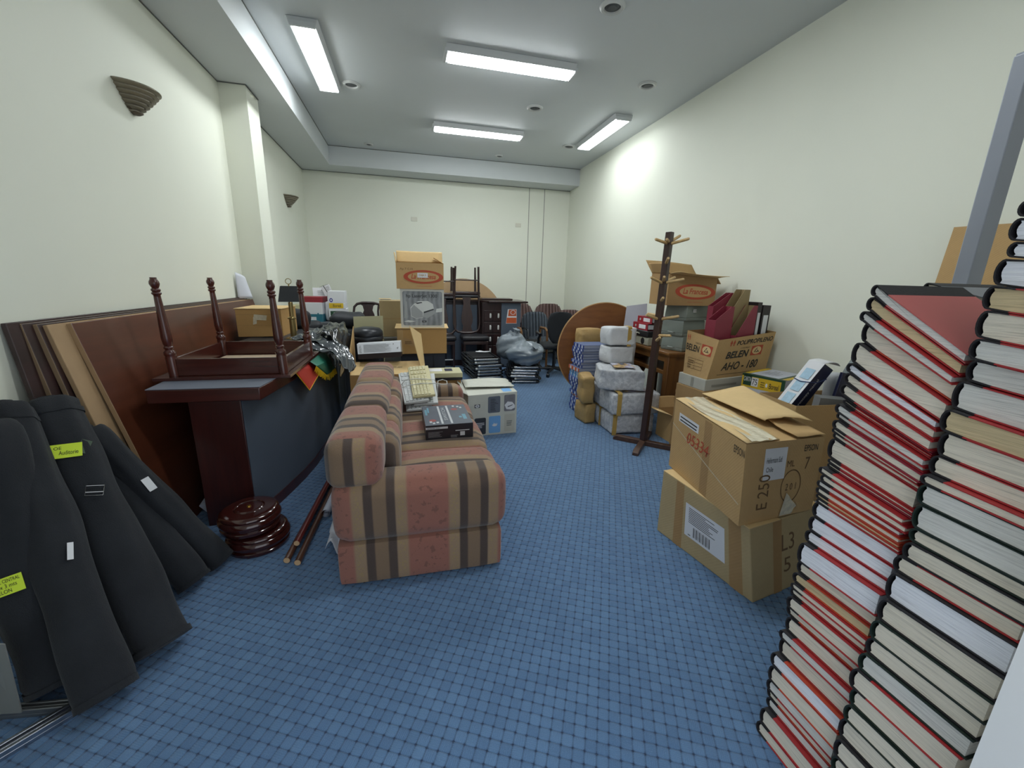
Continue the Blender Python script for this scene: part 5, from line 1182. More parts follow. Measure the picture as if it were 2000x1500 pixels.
def prl(F, b):
    f, l = F['front'], F['left']
    b.mi = 1; f.rrect(b, .05, .06, .955, .945, .05, .0014, 1.1)
    b.mi = 2; f.poly(b, [(.22, .52), (.30, .62), (.40, .69), (.62, .70), (.74, .62), (.76, .50), (.52, .40), (.50, .26), (.34, .24), (.23, .30)], .002); f.poly(b, [(.82, .50), (.95, .52), (.95, .42), (.80, .40)], .002); f.poly(b, [(.06, .16), (.20, .14), (.34, .17), (.16, .20)], .002)
    b.mi = 3; f.poly(b, [(.23, .50), (.30, .60), (.50, .40), (.50, .27), (.34, .25), (.24, .31)], .0024); f.poly(b, [(.52, .38), (.76, .46), (.82, .40), (.62, .26), (.5, .28)], .0024); f.poly(b, [(.07, .25), (.10, .68), (.15, .68), (.15, .25)], .002)
    b.mi = 4; f.poly(b, [(.33, .65), (.48, .67), (.50, .65), (.38, .62)], .0028); f.poly(b, [(.52, .42), (.75, .50), (.75, .47), (.53, .38)], .0028); f.rect(b, .48, .14, .58, .19, .002); f.text(b, 'hp LaserJet 1300', .13, .76, .84, .87, .0026, 0, .02)
    b.mi = 2; f.text(b, 'hp', .505, .15, .555, .18, .0026)
    b.mi = 5; l.rect(b, .55, 0, .8, 1, .001)
    return ['greyphoto', 'ph_light', 'ph_mid', 'ph_dark', 'lav']
carton_thing('printer_box', 'grey and white laser printer box with a printer photo, middle of the tower', 'box', c, 'frame_white', prl)
c = tower(778, 868, 1.3155, 1.585, 4.60, .40); c[6].z = c[7].z = 1.60
t = thing('food_carton', 'cardboard carton with red oval logo and white sticker, top of the tower', 'carton', (.15, 4.8, 1.3155))
b = MB(); b.hexa(c[:4], c[4:], faces='open'); F = sides(c); f = F['front']; ms = ['carton'] + francesa(Face(c[0], c[1], c[5], c[4]), b); b.mi = 3; f.text(b, 'Ap 7 C.H.', .08, .70, .36, .80, .002); b.build('box_body', ms + ['print_brown'], t, solid=0)
b = MB(); f.rect(b, .44, .44, .66, .62, .004); b.mi = 1; f.text(b, 'CAJA 5', .47, .49, .62, .57, .0055, 0, .03); b.build('sticker', ['label_white', 'carton_or'], t)
flap(c[7], c[6], (0, .03, .13), 'carton_lt', -.05, 'flap', t); flap(c[4], c[7], (-.015, .0, .10), 'carton_lt', 0, 'flap', t); flap(c[5], c[6], (-.10, .0, .05), 'carton', .1, 'flap', t)
# tall tan box and grey tote left of the tower
c = tower(743, 783, .745, 1.165, 5.07, .30)
def prt(F, b): b.mi = 1; F['front'].rect(b, 0, .50, 1, .51, .001); F['left'].rect(b, 0, .5, 1, .51, .001); return ['carton_dk']
t, F = carton_thing('tall_carton', 'tall plain tan carton left of the laser printer box', 'carton', c, 'carton_gr', prt)
b = MB(); F['top'].rect(b, -.06, .55, .5, 1.0, .012); b.build('top_flap', 'carton_lt', t, solid=.004)
mk('tote_grey', '#8d8f8d', .5, var=.05)
t = thing('plastic_tote', 'grey plastic tote under the tall tan carton', 'tote', (-.22, 5.2, .0))
c = tower(744, 782, .06, .718, 5.07, .32)
b = MB(); b.hexa(c[:4], c[4:]); b.build('tote_body', 'tote_grey', t, bevel=.01)
b = MB(); b.hexa([p + V((0, -.012 if i < 2 else .012, 0)) for i, p in enumerate(c[4:])], [p + V((0, -.012 if i < 2 else .012, .024)) for i, p in enumerate(c[4:])]); b.build('tote_lid', 'tote_grey', t, bevel=.004)
b = MB(); b.hexa([V((p.x, p.y, 0)) for p in c[:4]], [V((p.x, p.y, .06)) for p in c[:4]]); b.build('tote_base', 'black_plastic', t)

# ---- round black bin with domed lid
mk('bin_black', '#1d2129', .35, var=.06)
cy = 4.465; cx = at(717, 655, Y=4.40).x
t = thing('waste_bin', 'black plastic bin with a rounded lid between the open carton and the tan carton', 'bin', (cx, cy, 0))
b = MB(); b.lathe([(.001, 0), (.13, 0), (.145, .3), (.148, .785), (.146, .80)], (cx, cy, 0), 40); b.build('bin_body', 'bin_black', t, smooth=True)
b = MB(); b.lathe([(.147, .801), (.157, .805), (.157, .83), (.15, .837), (.154, .85), (.15, .885), (.125, .915), (.06, .928), (.001, .93)], (cx, cy, 0), 40); b.build('bin_lid', 'bin_black', t, smooth=True, angle=60)
# white board strip standing behind the bin
b = MB(); slab(b, [V((-.60, 4.84, .0)), V((-.285, 4.84, .0)), V((-.285, 4.90, 1.005)), V((-.60, 4.90, .995))], .012); mn = min(v.co.z for v in b.bm.verts)
for v in b.bm.verts: v.co.z -= mn
solo(b, 'white_board', 'cream_card', 'cream-edged board standing just behind the black bin', 'board', (-.44, 4.87, 0))

# ================================================================== on the big desk: carton, lamp, garment covers, flags
mk('dark_cover', '#2b2f34', .45, var=.15, vs=8); M['blackpoly'] = plain('black_polythene', '#23272c', .16, 0, .3, 8, bump=.9, bs=7, spec=.7)
M['film'] = plain('grey_shiny_film', '#4d5256', .12, 0, .35, 6, bump=.9, bs=9, spec=.8)
b = MB(); b.pillow((-1.10, 4.12, .8575), (.56, 1.24, .054), .025, .006, None, 9, .004, 4)
mn = min(v.co.z for v in b.bm.verts)
for v in b.bm.verts: v.co.z += .8262 - mn
solo(b, 'garment_cover', 'dark_cover', 'dark grey garment cover folded flat on the desk behind the upturned table', 'cover', (-1.1, 4.1, .8262), smooth=True)
A = [at(471, 661, Z=.90), at(538, 660, Z=.90)]
c = [V((-1.42, 3.95, .90)), V((-1.075, 3.97, .90)), V((-1.06, 4.40, .90)), V((-1.42, 4.40, .90))]; c += [p + V((0, 0, .235)) for p in c]
def prx(F, b):
    f = F['front']; b.mi = 1; f.rect(b, -.0, .80, 1, .815, .001); f.rect(b, 0, .42, 1, .43, .001)
    return ['carton_dk']
t, F = carton_thing('cardboard_carton', 'tan carton with silver tape on the desk beside the leaning boards', 'carton', c, 'carton_or', prx)
b = MB(); F['front'].poly(b, [(.38, .62), (.66, .60), (.68, .78), (.40, .82)], .003); F['front'].poly(b, [(.36, .45), (.44, .48), (.46, .74), (.38, .72)], .0034); b.build('tape', 'tape_clear', t, solid=.001)
b = MB(); slab(b, [c[4] + V((-.006, -.006, .004)), c[5] + V((.006, -.006, .004)), c[6] + V((.006, 0, .004)), c[7] + V((-.006, 0, .004))], .006); b.build('top_flap', 'carton_lt', t)
# table lamp with dark square shade
mk('shade_dark', '#262a2e', .6, var=.05); mk('brass_pale', '#a08d5e', .3, .8)
ly = 3.86; lx = at(565, 570, Y=ly).x
t = thing('table_lamp', 'table lamp with a dark tapered square shade and brass stem on the desk', 'lamp', (lx, ly, .889))
def sq(h, z, r=0): 
    m_ = Matrix.Rotation(R(r), 3, 'Z'); return [V((lx, ly, z)) + m_ @ V((a*h, e*h, 0)) for a, e in ((-1, -1), (1, -1), (1, 1), (-1, 1))]
b = MB(); b.rings([sq(.086, 1.21, 12), sq(.062, 1.335, 12), sq(.059, 1.335, 12), sq(.083, 1.21, 12)], closed=True); b.build('lamp_shade', 'shade_dark', t)
b = MB(); b.lathe([(.001, .8895), (.065, .8895), (.065, .90), (.05, .908), (.02, .914), (.001, .915)], (lx, ly, 0), 28); b.build('base', 'brass_pale', t, smooth=True)
b = MB(); b.lathe([(.024, .915), (.024, 1.06), (.034, 1.066), (.034, 1.074), (.018, 1.085), (.018, 1.20), (.006, 1.21), (.005, 1.35), (.001, 1.351)], (lx, ly, 0), 20); b.build('stem', 'brass_pale', t, smooth=True)
b = MB(); b.tube([V((lx + .022*math.cos(a), ly, 1.374 + .022*math.sin(a))) for a in [2*math.pi*k/20 for k in range(20)]], .003, 8, closed=True); b.build('finial_ring', 'brass_pale', t, smooth=True)
# shiny black polythene draped over the right edge of the desk
def drape(pts, nm, mat, label, cat, seed, amp=.018, nu=26, nv=26, solid=.003):
    """cloth sheet from a 4 x n table of control points (rows u, columns v), gently interpolated"""
    rg = random.Random(seed); ph = [rg.uniform(0, 6.3) for _ in range(6)]; K = [[V(p) for p in r] for r in pts]
    def cr(P, s):
        n = len(P) - 1; s = min(max(s*n, 0), n - 1e-6); i = int(s); f = s - i
        p0, p1, p2, p3 = P[max(i-1, 0)], P[i], P[i+1], P[min(i+2, n)]
        return 0.5*((2*p1) + (p2-p0)*f + (2*p0 - 5*p1 + 4*p2 - p3)*f*f + (3*p1 - p0 - 3*p2 + p3)*f**3)
    b = MB()
    def fn(u, v):
        p = cr([cr(r, v) for r in K], u)
        w = amp*(math.sin(u*13+ph[0]+3*v) * math.sin(v*11+ph[1]) + .5*math.sin(u*29+v*17+ph[2]) + .35*abs(math.sin(v*21+u*8+ph[3])))
        return p + V((w*.4, w*.3, w))
    b.grid(fn, nu, nv); c_ = K[0][0]
    return solo(b, nm, mat, label, cat, tuple(c_), smooth=True, solid=solid)
drape([[(-.93, 3.57, .93), (-.89, 3.8, .95), (-.86, 4.0, .94)], [(-.80, 3.56, .92), (-.76, 3.78, .95), (-.74, 4.05, .95)], [(-.64, 3.50, .86), (-.62, 3.68, .89), (-.61, 3.94, .90)], [(-.585, 3.46, .72), (-.565, 3.62, .72), (-.56, 3.85, .74)]], 'polythene_cover', 'film', 'shiny grey polythene cover draped over the desk edge above the flags', 'cover', 2, .016)
drape([[(-.74, 3.62, .97), (-.72, 3.95, 1.0), (-.70, 4.3, .98)], [(-.65, 3.64, .95), (-.63, 3.95, .98), (-.61, 4.3, .96)], [(-.58, 3.64, .84), (-.57, 3.90, .86), (-.56, 4.2, .87)], [(-.575, 3.60, .60), (-.56, 3.85, .62), (-.555, 4.1, .62)]], 'polythene_bag', 'blackpoly', 'black polythene garment bag over the far part of the desk edge', 'bag', 3, .016)
drape([[(-.86, 3.53, .90), (-.84, 3.60, .92), (-.80, 3.68, .93)], [(-.70, 3.48, .855), (-.66, 3.58, .885), (-.63, 3.68, .90)], [(-.56, 3.44, .80), (-.52, 3.54, .82), (-.50, 3.62, .83)], [(-.49, 3.42, .68), (-.455, 3.5, .68), (-.44, 3.56, .70)]], 'polythene_cover', 'film', 'crumpled grey polythene just above the green flag corner', 'cover', 5, .012)
mk('flag_red', '#b8332a', .45, var=.08); mk('flag_green', '#1f6e58', .45, var=.08); mk('fringe', '#d8b018', .5, var=.12, vs=60)
# red flag corner
p0, p1, p2 = at(573, 722, X=-.735), at(632, 715, X=-.688), at(605, 762, X=-.69)
t = thing('red_flag', 'corner of a red flag hanging over the desk edge', 'flag', p0)
b = MB()
def fl_(u, v):
    if v < .2: e = (p0*(1-u) + p1*u); k = 1 - v/.2; return e + V((-.07*k, 0, (.829 - e.z)*min(1, k*2)))
    v = (v-.2)/.8; return (p0*(1-u) + p1*u)*(1-v) + p2*v + V((.008*math.sin(u*6.3)*(1-v), 0, 0))
b.grid(fl_, 16, 20); b.build('cloth', 'flag_red', t, smooth=True, solid=.0015)
b = MB(); b.tube([p0*(1-v) + p2*v + V((0, -.002, 0)) for v in [k/10 for k in range(11)]], .0028, 6); b.build('piping', 'fringe', t); b = MB(); b.tube([p1*(1-v) + p2*v + V((0, -.002, 0)) for v in [k/10 for k in range(11)]], .0028, 6); b.build('piping', 'fringe', t)
# green flag corner with yellow fringe
g0, g1, g2, g3 = at(618, 715, X=-.672), at(646, 700, X=-.655), at(655, 719, X=-.65), at(638, 732, X=-.66)
t = thing('green_flag', 'green flag corner with a thick yellow fringe hanging beside the red one', 'flag', g0)
b = MB()
def fg_(u, v):
    if v < .3: e = (g0*(1-u) + g1*u); k = 1 - v/.3; return e + V((-.12*k, 0, (.831 - e.z)*min(1, k*2)))
    v = (v-.3)/.7; return (g0*(1-u) + g1*u)*(1-v) + (g3*(1-u) + g2*u)*v + V((.008*math.sin(u*5), 0, 0))
b.grid(fg_, 14, 20); b.build('cloth', 'flag_green', t, smooth=True, solid=.0015)
def fringe(a, b_, d, n):
    mb = MB(); rg = random.Random(4)
    for k in range(n):
        p = a + (b_-a)*(k/(n-1)); e = p + V(d)*(1+rg.uniform(-.15, .15)) + V((rg.uniform(-.003, .003), rg.uniform(-.003, .003), 0)); mb.tube([p, (p+e)/2 + V((0, -.002, 0)), e], .0026, 5)
    mb.build('fringe', 'fringe', t)
fringe(g0, g3, (-.012, -.006, -.042), 26); fringe(g3, g2, (.012, -.006, -.045), 24)

# ================================================================== far left corner: boxes on a low cabinet
mk('cab_grey', '#55585c', .5, var=.05); mk('teal', '#2a6f82', .4, var=.05); mk('purple', '#4a4a96', .4, var=.05)
t = thing('low_cabinet', 'grey low cabinet in the far left corner under the office boxes', 'cabinet', (-1.1, 6.3, 0))
b = MB(); b.bx(-1.5, -.86, 5.75, 6.6, .03, .845); b.build('cabinet_body', 'cab_grey', t, bevel=.005); b = MB(); b.bx(-1.48, -.88, 5.77, 6.58, 0, .03); b.build('plinth', 'black_plastic', t)
def qbox(name, label, x0, x1, y, d, z0, z1, mat, pr=None, rz=0, cat='box', group='office boxes in the far left corner'):
    c = box8((x0+x1)/2, y + d/2, z0, rz, x1-x0, d, z1-z0); return carton_thing(name, label, cat, c, mat, pr, group)
Yb = 5.85
def bx_at(px0, py0, px1, py1, y): a, b_ = at(px0, py0, Y=y), at(px1, py1, Y=y); return a.x, b_.x, b_.z, a.z
# column a: teal box, white box, red binder; column b: purple, green, white-yellow, white
x0, x1, _, _ = bx_at(600, 630, 632, 600, Yb)
def pa(F, b): f = F['front']; b.mi = 1; f.rect(b, 0, 0, 1, .40, .001); b.mi = 0; f.rect(b, .1, .08, .62, .25, .002); b.mi = 2; f.rect(b, .7, .4, .78, .46, .002); F['right'].rect(b, 0, 0, 1, .4, .001); return ['teal', 'teal']
zt = lambda py, y=Yb: at(620, py, Y=y).z
qbox('office_box', 'white and teal box in the far left corner, under the red binder', x0, x1, Yb, .3, .8455, zt(591), 'label_white', pa, -6)
qbox('box_file', 'dark red box file lying on the white and teal box', x0-.06, x1+.0, Yb+.02, .26, zt(591)+.001, zt(580), 'binder_red', None, -4, 'file')
x2, x3, _, _ = bx_at(643, 630, 671, 560, Yb)
def pb_(F, b): F['front'].text(b, 'HP', .1, .2, .3, .8); return []
qbox('office_box', 'purple box at the bottom of the right column in the far left corner', x2+.02, x3, Yb, .3, .8455, zt(620), 'purple', lambda F, b: (setattr(b, 'mi', 1), F['front'].rect(b, .05, .2, .35, .7), ['bor_yellow'])[2], 4)
def pg_(F, b): f = F['front']; b.mi = 1; f.rect(b, .08, .05, .62, .75); b.mi = 2; f.text(b, 'a', .25, .3, .42, .6, .002); return ['bor_green', 'label_white']
qbox('office_box', 'white box with a dark green panel above the purple box', x2, x3+.01, Yb, .3, zt(620)+.001, zt(603), 'label_white', pg_, 3)
def py_(F, b): f = F['front']; b.mi = 1; f.rect(b, .05, .1, .88, .95); b.mi = 2; f.text(b, 'Boreal', .28, .3, .74, .75, .002); return ['bor_yellow', 'print_black']
qbox('paper_box', 'white box with a yellow brand panel in the far left corner', x2, x3, Yb, .3, zt(603)+.001, zt(591), 'label_white', py_, 2)
def pm_(F, b): f = F['front']; b.mi = 1; f.ellipse(b, .18, .22, .10, .18, .0016, 24); b.mi = 2; f.ellipse(b, .18, .22, .045, .08, .002, 18); return ['purple', 'label_white']
qbox('office_box', 'white box with a round purple mark, topmost box in the far left corner', x2, x3, Yb, .3, zt(591)+.001, zt(568), 'label_white', pm_, 3)
p = [at(613, 581, Y=6.2), at(640, 583, Y=6.25), at(640, 562, Y=6.3), at(610, 562, Y=6.25)]
b = MB(); slab(b, [V((p[0].x, 6.17, .8455)), V((p[1].x, 6.22, .8455)), p[2], p[3]], .012); f = Face(p[0], p[1], p[2], p[3]); b.mi = 1; f.lines(b, .3, .3, .9, .8, 4, .2, 3, .4, .009); f.text(b, '427', .55, .62, .8, .85, .009)
solo(b, 'white_folder', ['label_white', 'print_grey'], 'white printed folder standing at the back of the far left corner', 'folder', (p[0].x, 6.2, .8455), bevel=.002)
p = [at(629, 562, Y=6.05), at(650, 572, Y=6.05), at(645, 556, Y=6.1), at(632, 556, Y=6.1)]
p = [at(632, 573, Y=6.1), at(649, 569, Y=6.1), at(640, 555, Y=6.12), at(624, 561, Y=6.12)]; dn = V((.03, 0, 0)); 
b = MB(); slab(b, [V((p[0].x+.12, 6.21, .8455)), V((p[1].x+.12, 6.21, .8455)), p[2] + V((0, .09, 0)), p[3] + V((0, .09, 0))], .010); f = Face(p[0], p[1], p[2], p[3]); b.mi = 1; f.rect(b, .42, .0, .5, 1, .008); f.lines(b, .55, .2, .95, .8, 4, .25, 2, .3, .008); f.rect(b, 0, .97, 1, 1, .008)
solo(b, 'white_folder', ['label_white', 'print_black'], 'tilted white card with a black bar behind the right column of boxes', 'card', (p[0].x+.1, 6.13, .8455), bevel=.002)
b = MB(); b.pillow(((x1+x2)/2+.012, Yb+.16, .8455+.13), (.07, .2, .25), .03, .004, None, 9, .004, 8)
mn = min(v.co.z for v in b.bm.verts)
for v in b.bm.verts: v.co.z += .8465 - mn
solo(b, 'plastic_bag', 'label_white', 'crumpled white plastic bag between the two columns of boxes', 'bag', (x2-.06, Yb+.15, .8465), smooth=True)
b = MB(); b.bx(-1.46, -1.31, 5.85, 6.1, .8455, 1.06); solo(b, 'cream_box', 'cream_card', 'narrow cream box behind the lamp in the far left corner', 'box', (-1.35, 5.95, .8455), bevel=.004)
# black bags and a rolled black cover between desk and chairs
M['blackcloth'] = plain('black_cloth', '#22252b', .6, 0, .2, 10, bump=.4, bs=20)
def blackbag(c, d, label, seed, nm='black_bag', rz=0, mat='blackcloth', z0=None):
    b = MB(); b.pillow(c, d, min(d)*.36, .01, Matrix.Rotation(R(rz), 3, 'Z'), 9, .006, seed)
    if z0 is not None:
        mn = min(v.co.z for v in b.bm.verts)
        for v in b.bm.verts: v.co.z += z0 - mn
    return solo(b, nm, mat, label, 'bag', (c[0], c[1], (z0 if z0 is not None else c[2]-d[2]/2)), smooth=True)
# ================================================================== between desk and back wall
t = thing('low_cabinet', 'dark grey low cabinet behind the desk end, covered with black bags', 'cabinet', (-.72, 5.2, 0))
b = MB(); b.bx(-1.05, -.42, 4.98, 5.55, .03, .70); b.build('cabinet_body', 'cab_grey', t, bevel=.005); b = MB(); b.bx(-1.03, -.44, 5.0, 5.53, 0, .03); b.build('plinth', 'black_plastic', t)
def lbox(name, px0, py0, px1, py1, y, d, z0, mat, label, cat='bag', bev=.02):
    a, b_ = at(px0, py0, Y=y), at(px1, py1, Y=y); b = MB(); b.bx(min(a.x, b_.x), max(a.x, b_.x), y, y+d, z0, a.z)
    return solo(b, name, mat, label, cat, ((a.x+b_.x)/2, y+d/2, z0), bevel=bev, seg=3)
a = at(645, 632, Y=5.02); b_ = at(712, 664, Y=5.02)
blackbag(((a.x+b_.x)/2, 5.14, .86), (b_.x-a.x, .24, .16), 'rolled black cloth bag lying on the dark cabinet behind the bin', 3, 'black_bag', 0, 'blackcloth', .84)
blackbag(((a.x+b_.x)/2-.02, 5.2, .78), (b_.x-a.x+.06, .36, .14), 'flat black briefcase under the rolled bag on the dark cabinet', 5, 'briefcase', 0, 'blackcloth', .701)
a = at(603, 640, Y=5.0); blackbag((a.x+.02, 5.16, .79), (.20, .22, .20), 'black camera bag on the dark cabinet behind the mahogany leg', 6, 'black_bag', 8, 'blackcloth', .701)
a = at(580, 640, Y=4.62); blackbag((a.x+.0, 4.62, .93), (.24, .14, .19), 'small black bag at the far end of the desk beside the lamp', 7, 'black_bag', 0, 'blackcloth', .8875)
# ---- dark chairs with splat backs by the wall
M['chairwood'] = wood('dark_chair_wood', '#241615', '#3c2623', .3, 2, 10, .3); mk('chair_seat', '#1d1b1f', .45, var=.1)
def splat_chair(label):
    t = thing('splat_chair', label, 'chair', (0, 0, 0), 'dark wooden splat-back chairs')
    b = MB(); b.pillow((0, 0, .445), (.44, .42, .05), .02, .008); b.build('seat', 'chair_seat', t, smooth=True)
    b = MB(); b.bx(-.215, .215, -.205, .205, .375, .42); b.build('seat_rail', 'chairwood', t, bevel=.01)
    for s in (-1, 1):
        b = MB(); b.tube([V((s*.19, -.18, 0)), V((s*.192, -.182, .2)), V((s*.195, -.185, .40))], [.015, .018, .022], 10); b.build('leg', 'chairwood', t, smooth=True)
        b = MB(); b.tube([V((s*.175, .25, 0)), V((s*.185, .205, .25)), V((s*.19, .195, .44))], [.016, .018, .02], 10); b.build('leg', 'chairwood', t, smooth=True)
        b = MB(); b.tube([V((s*.19, .196, .45)), V((s*.20, .21, .65)), V((s*.205, .235, .85)), V((s*.19, .25, .945)), V((s*.15, .256, .985)), V((s*.08, .258, 1.0)), V((0, .258, 1.003))], [.018, .016, .016, .018, .018, .018, .018], 10); b.build('back_post', 'chairwood', t, smooth=True)
    pr = [(.07, .44), (.06, .5), (.05, .56), (.075, .68), (.09, .76), (.085, .84), (.06, .9), (.075, .96), (.11, .985)]
    b = MB(); b.rings([[V((-w, .20 + (z-.44)*.1, z)), V((w, .20 + (z-.44)*.1, z)), V((w, .212 + (z-.44)*.1, z)), V((-w, .212 + (z-.44)*.1, z))] for w, z in pr]); b.build('splat', 'chairwood', t, smooth=True, angle=30)
    b = MB(); b.tube([V((-.185, .23, .2)), V((.185, .23, .2))], .009, 8); b.build('stretcher', 'chairwood', t, smooth=True)
    return t
ch = splat_chair('dark splat-back chair against the back wall, left of the tall tan carton')
x = at(720, 640, Y=6.35).x; ch.location = (x, 6.2, .0); ch.scale = (1.0, 1, 1.06)
x = at(765, 640, Y=6.85).x; d = dup(ch, (x, 6.76, 0), (0, 0, 0), 'dark splat-back chair behind the tall tan carton, only its crest showing')
# ---- dark counter with grey panels; chairs upside down on it
M['counter'] = wood('dark_counter_wood', '#201416', '#38211f', .32, 2, 6, .2); mk('counter_grey', '#4e5967', .45, var=.05, vs=2); mk('handle_white', '#c9c9c6', .4); mk('orange', '#b9552e', .5, var=.12, vs=30)
cz = 1.105
t = thing('reception_counter', 'dark wooden reception counter with grey panels and white drawer handles near the back wall', 'counter', (1.1, 6.6, 0))
ya = 6.65
xa, xb_, xc, xe = at(868, 600, Y=ya).x, at(940, 600, Y=ya).x, at(979, 640, Y=ya).x, at(1016, 640, Y=ya).x
b = MB(); b.bx(xa, xb_+.02, ya+.25, ya+.6, 0, cz-.03); b.build('carcass', 'counter', t, bevel=.003)
b = MB(); b.bx(xa+.05, xb_-.03, ya+.235, ya+.25, .1, cz-.08); b.build('grey_panel', 'counter_grey', t)
b = MB(); b.bx(xb_+.02, xe-.02, ya+.02, ya+.6, 0, cz-.03); b.build('carcass', 'counter', t, bevel=.003)
b = MB(); b.bx(xc, xe, ya, ya+.018, .02, cz-.03); b.build('grey_panel', 'counter_grey', t)
b = MB(); b.bx(xe, xe+.03, ya+.05, ya+.6, 0, cz-.35); b.build('side_panel', 'counter', t)
tz = cz
b = MB(); b.hexa([V((xa-.02, ya+.2, cz-.029)), V((xb_, ya+.2, cz-.029)), V((xb_+.12, ya-.05, cz-.029)), V((xe+.11, ya-.05, cz-.029)), V((xe+.11, ya+.62, cz-.029)), V((xa-.02, ya+.62, cz-.029))], [V((xa-.02, ya+.2, cz)), V((xb_, ya+.2, cz)), V((xb_+.12, ya-.05, cz)), V((xe+.11, ya-.05, cz)), V((xe+.11, ya+.62, cz)), V((xa-.02, ya+.62, cz))]); b.build('counter_top', 'counter', t, bevel=.006)
b = MB(); b.bx(xb_+.05, xe-.08, ya+.25, ya+.55, cz+.0008, cz+.028); b.build('top_board', 'counter', t, bevel=.004)
rows = [(1.42-(1.42-a)*1.064, 1.42-(1.42-e)*1.064) for a, e in ((.82, .98), (.64, .80), (.46, .62), (.28, .44))]
for k, (z0, z1) in enumerate(rows):
    for (u0, u1) in ((xb_+.05, (xb_+xc)/2+.02), ((xb_+xc)/2+.03, xc-.015)):
        b = MB(); b.bx(u0, u1, ya+.004, ya+.018, z0, z1); o = b.build('drawer', 'counter', t, bevel=.003)
        hb = MB(); hb.pillow((u1-.035, ya-.001, (z0+z1)/2), (.028, .014, .075), .006, .001, None, 3); h_ = hb.build('handle', 'handle_white', o, smooth=True)
p = [at(988, 632, Y=ya-.004), at(1009, 632, Y=ya-.004), at(1009, 604, Y=ya-.004), at(992, 604, Y=ya-.004)]
b = MB(); b.face(p); f = Face(*p); b.mi = 1; f.rect(b, .02, .03, .98, .42, .001); f.rect(b, .12, .52, .96, .97, .001); b.mi = 0; f.ellipse(b, .6, .78, .28, .16, .002, 20, .8)
b.build('orange_poster', ['label_white', 'orange'], t, solid=.0015)
# upside-down chairs
u1 = dup(ch, (at(913, 600, Y=ya+.05).x, ya+.10, 0), (0, 0, 0), 'dark splat-back chair lying upside down on the counter, nearer one with legs in the air')
def invert(o, x, y, z, s=1.0):
    o.rotation_euler = (R(180), 0, R(0)); o.scale = (s, s, s); o.location = (x, y, z)
invert(u1, at(913, 600, Y=ya+.05).x, ya+.36, cz+.475*1.05+.029, 1.05)
u2 = dup(ch, (0, 0, 0), (0, 0, 0), 'dark upside-down chair on the counter, half hidden behind the printer boxes'); invert(u2, at(862, 600, Y=ya+.25).x, ya+.36, cz+.475*1.05+.002, 1.05)
# padded stools standing in front of the counter
def stool(x, y, label):
    t = thing('padded_stool', label, 'stool', (x, y, 0), 'dark padded stools before the counter')
    b = MB(); b.pillow((x, y, .51), (.44, .36, .09), .035, .01, None, 7); b.build('seat', 'chair_seat', t, smooth=True)
    b = MB(); b.bx(x-.2, x+.2, y-.17, y+.17, .41, .465); b.build('seat_rail', 'chairwood', t, bevel=.008)
    for sx_ in (-1, 1):
        for sy_ in (-1, 1):
            b = MB(); b.tube([V((x+sx_*.18, y+sy_*.15, 0)), V((x+sx_*.18, y+sy_*.15, .42))], [.014, .02], 10); b.build('leg', 'chairwood', t, smooth=True)
    b = MB(); b.tube([V((x-.18, y-.15, .17)), V((x+.18, y-.15, .17))], .008, 8); b.build('stretcher', 'handle_white', t, smooth=True)
stool(at(930, 655, Y=6.5).x, 6.69, 'dark padded stool before the counter, behind the left folded chairs')
stool(at(868, 655, Y=6.5).x - .03, 6.69, 'dark padded stool behind the navy cabinet, left of the other stool')
# ---- raw round board behind the counter
b = MB(); n = 80; c = V((at(905, 600, Y=7.45).x, 7.42, .72)); tl = R(10); vz = V((0, math.sin(tl), math.cos(tl))); nn = V((0, -math.cos(tl), math.sin(tl)))
rr = [[c + nn*o + (V((1, 0, 0))*math.cos(2*math.pi*j/n) + vz*math.sin(2*math.pi*j/n))*r for j in range(n)] for o, r in ((0, .735), (.022, .735))]
for r_ in rr:
    for p in r_: p.z = max(p.z, .0005)
b.rings(rr); solo(b, 'round_board', 'mdf', 'raw tan round board leaning on the back wall behind the counter', 'board', (c.x, 7.3, 0))
# ---- folded metal chairs in two stacks
M['chrome'] = plain('worn_chrome', '#b9bbbd', .22, 1, .1, 30); M['blacktube'] = plain('black_metal', '#44464a', .25, .7, .1); mk('pad_black', '#17181b', .5, var=.1)
def folding_chair(label, group):
    t = thing('folding_chair', label, 'folding chair', (0, 0, 0), group)
    def loop(w, y0, y1, z):
        k = .05; pts = []
        for cx, cy, a0 in ((w/2-k, y0+k, -90), (w/2-k, y1-k, 0), (-w/2+k, y1-k, 90), (-w/2+k, y0+k, 180)):
            for i in range(5): a = R(a0 + i*22.5); pts.append(V((cx + k*math.cos(a), cy + k*math.sin(a), z)))
        return pts
    b = MB(); b.tube(loop(.44, -.40, .34, .012), .011, 8, closed=True); b.build('front_frame', 'blacktube', t, smooth=True)
    b = MB(); b.tube(loop(.385, -.43, .20, .030), .010, 8, closed=True); b.build('rear_frame', 'blacktube', t, smooth=True)
    b = MB(); b.tube([V((-.17, -.43, .0305)), V((.17, -.43, .0305))], .0115, 10); b.tube([V((-.175, -.40, .012)), V((.175, -.40, .012))], .0122, 10); b.build('cross_tube', 'chrome', t, smooth=True)
    b = MB(); b.pillow((0, -.06, .024), (.34, .36, .022), .009, .004, None, 5); b.build('seat', 'pad_black', t, smooth=True)
    b = MB(); b.pillow((0, .235, .020), (.40, .15, .018), .008, .003, None, 5); b.build('backrest', 'pad_black', t, smooth=True)
    for s in (-1, 1):
        b = MB(); b.pillow((s*.17, -.43, .0305), (.03, .03, .028), .012, 0, None, 3); b.build('rubber_foot', 'handle_white' if s < 0 else 'pad_black', t, smooth=True)
    return t
fc = folding_chair('folded black metal chair on top of the left stack, seat pad showing', 'folded chairs in the left stack')
rg = random.Random(12); N1 = 8
fx, fy = 1.08, 6.10; dz = .0425
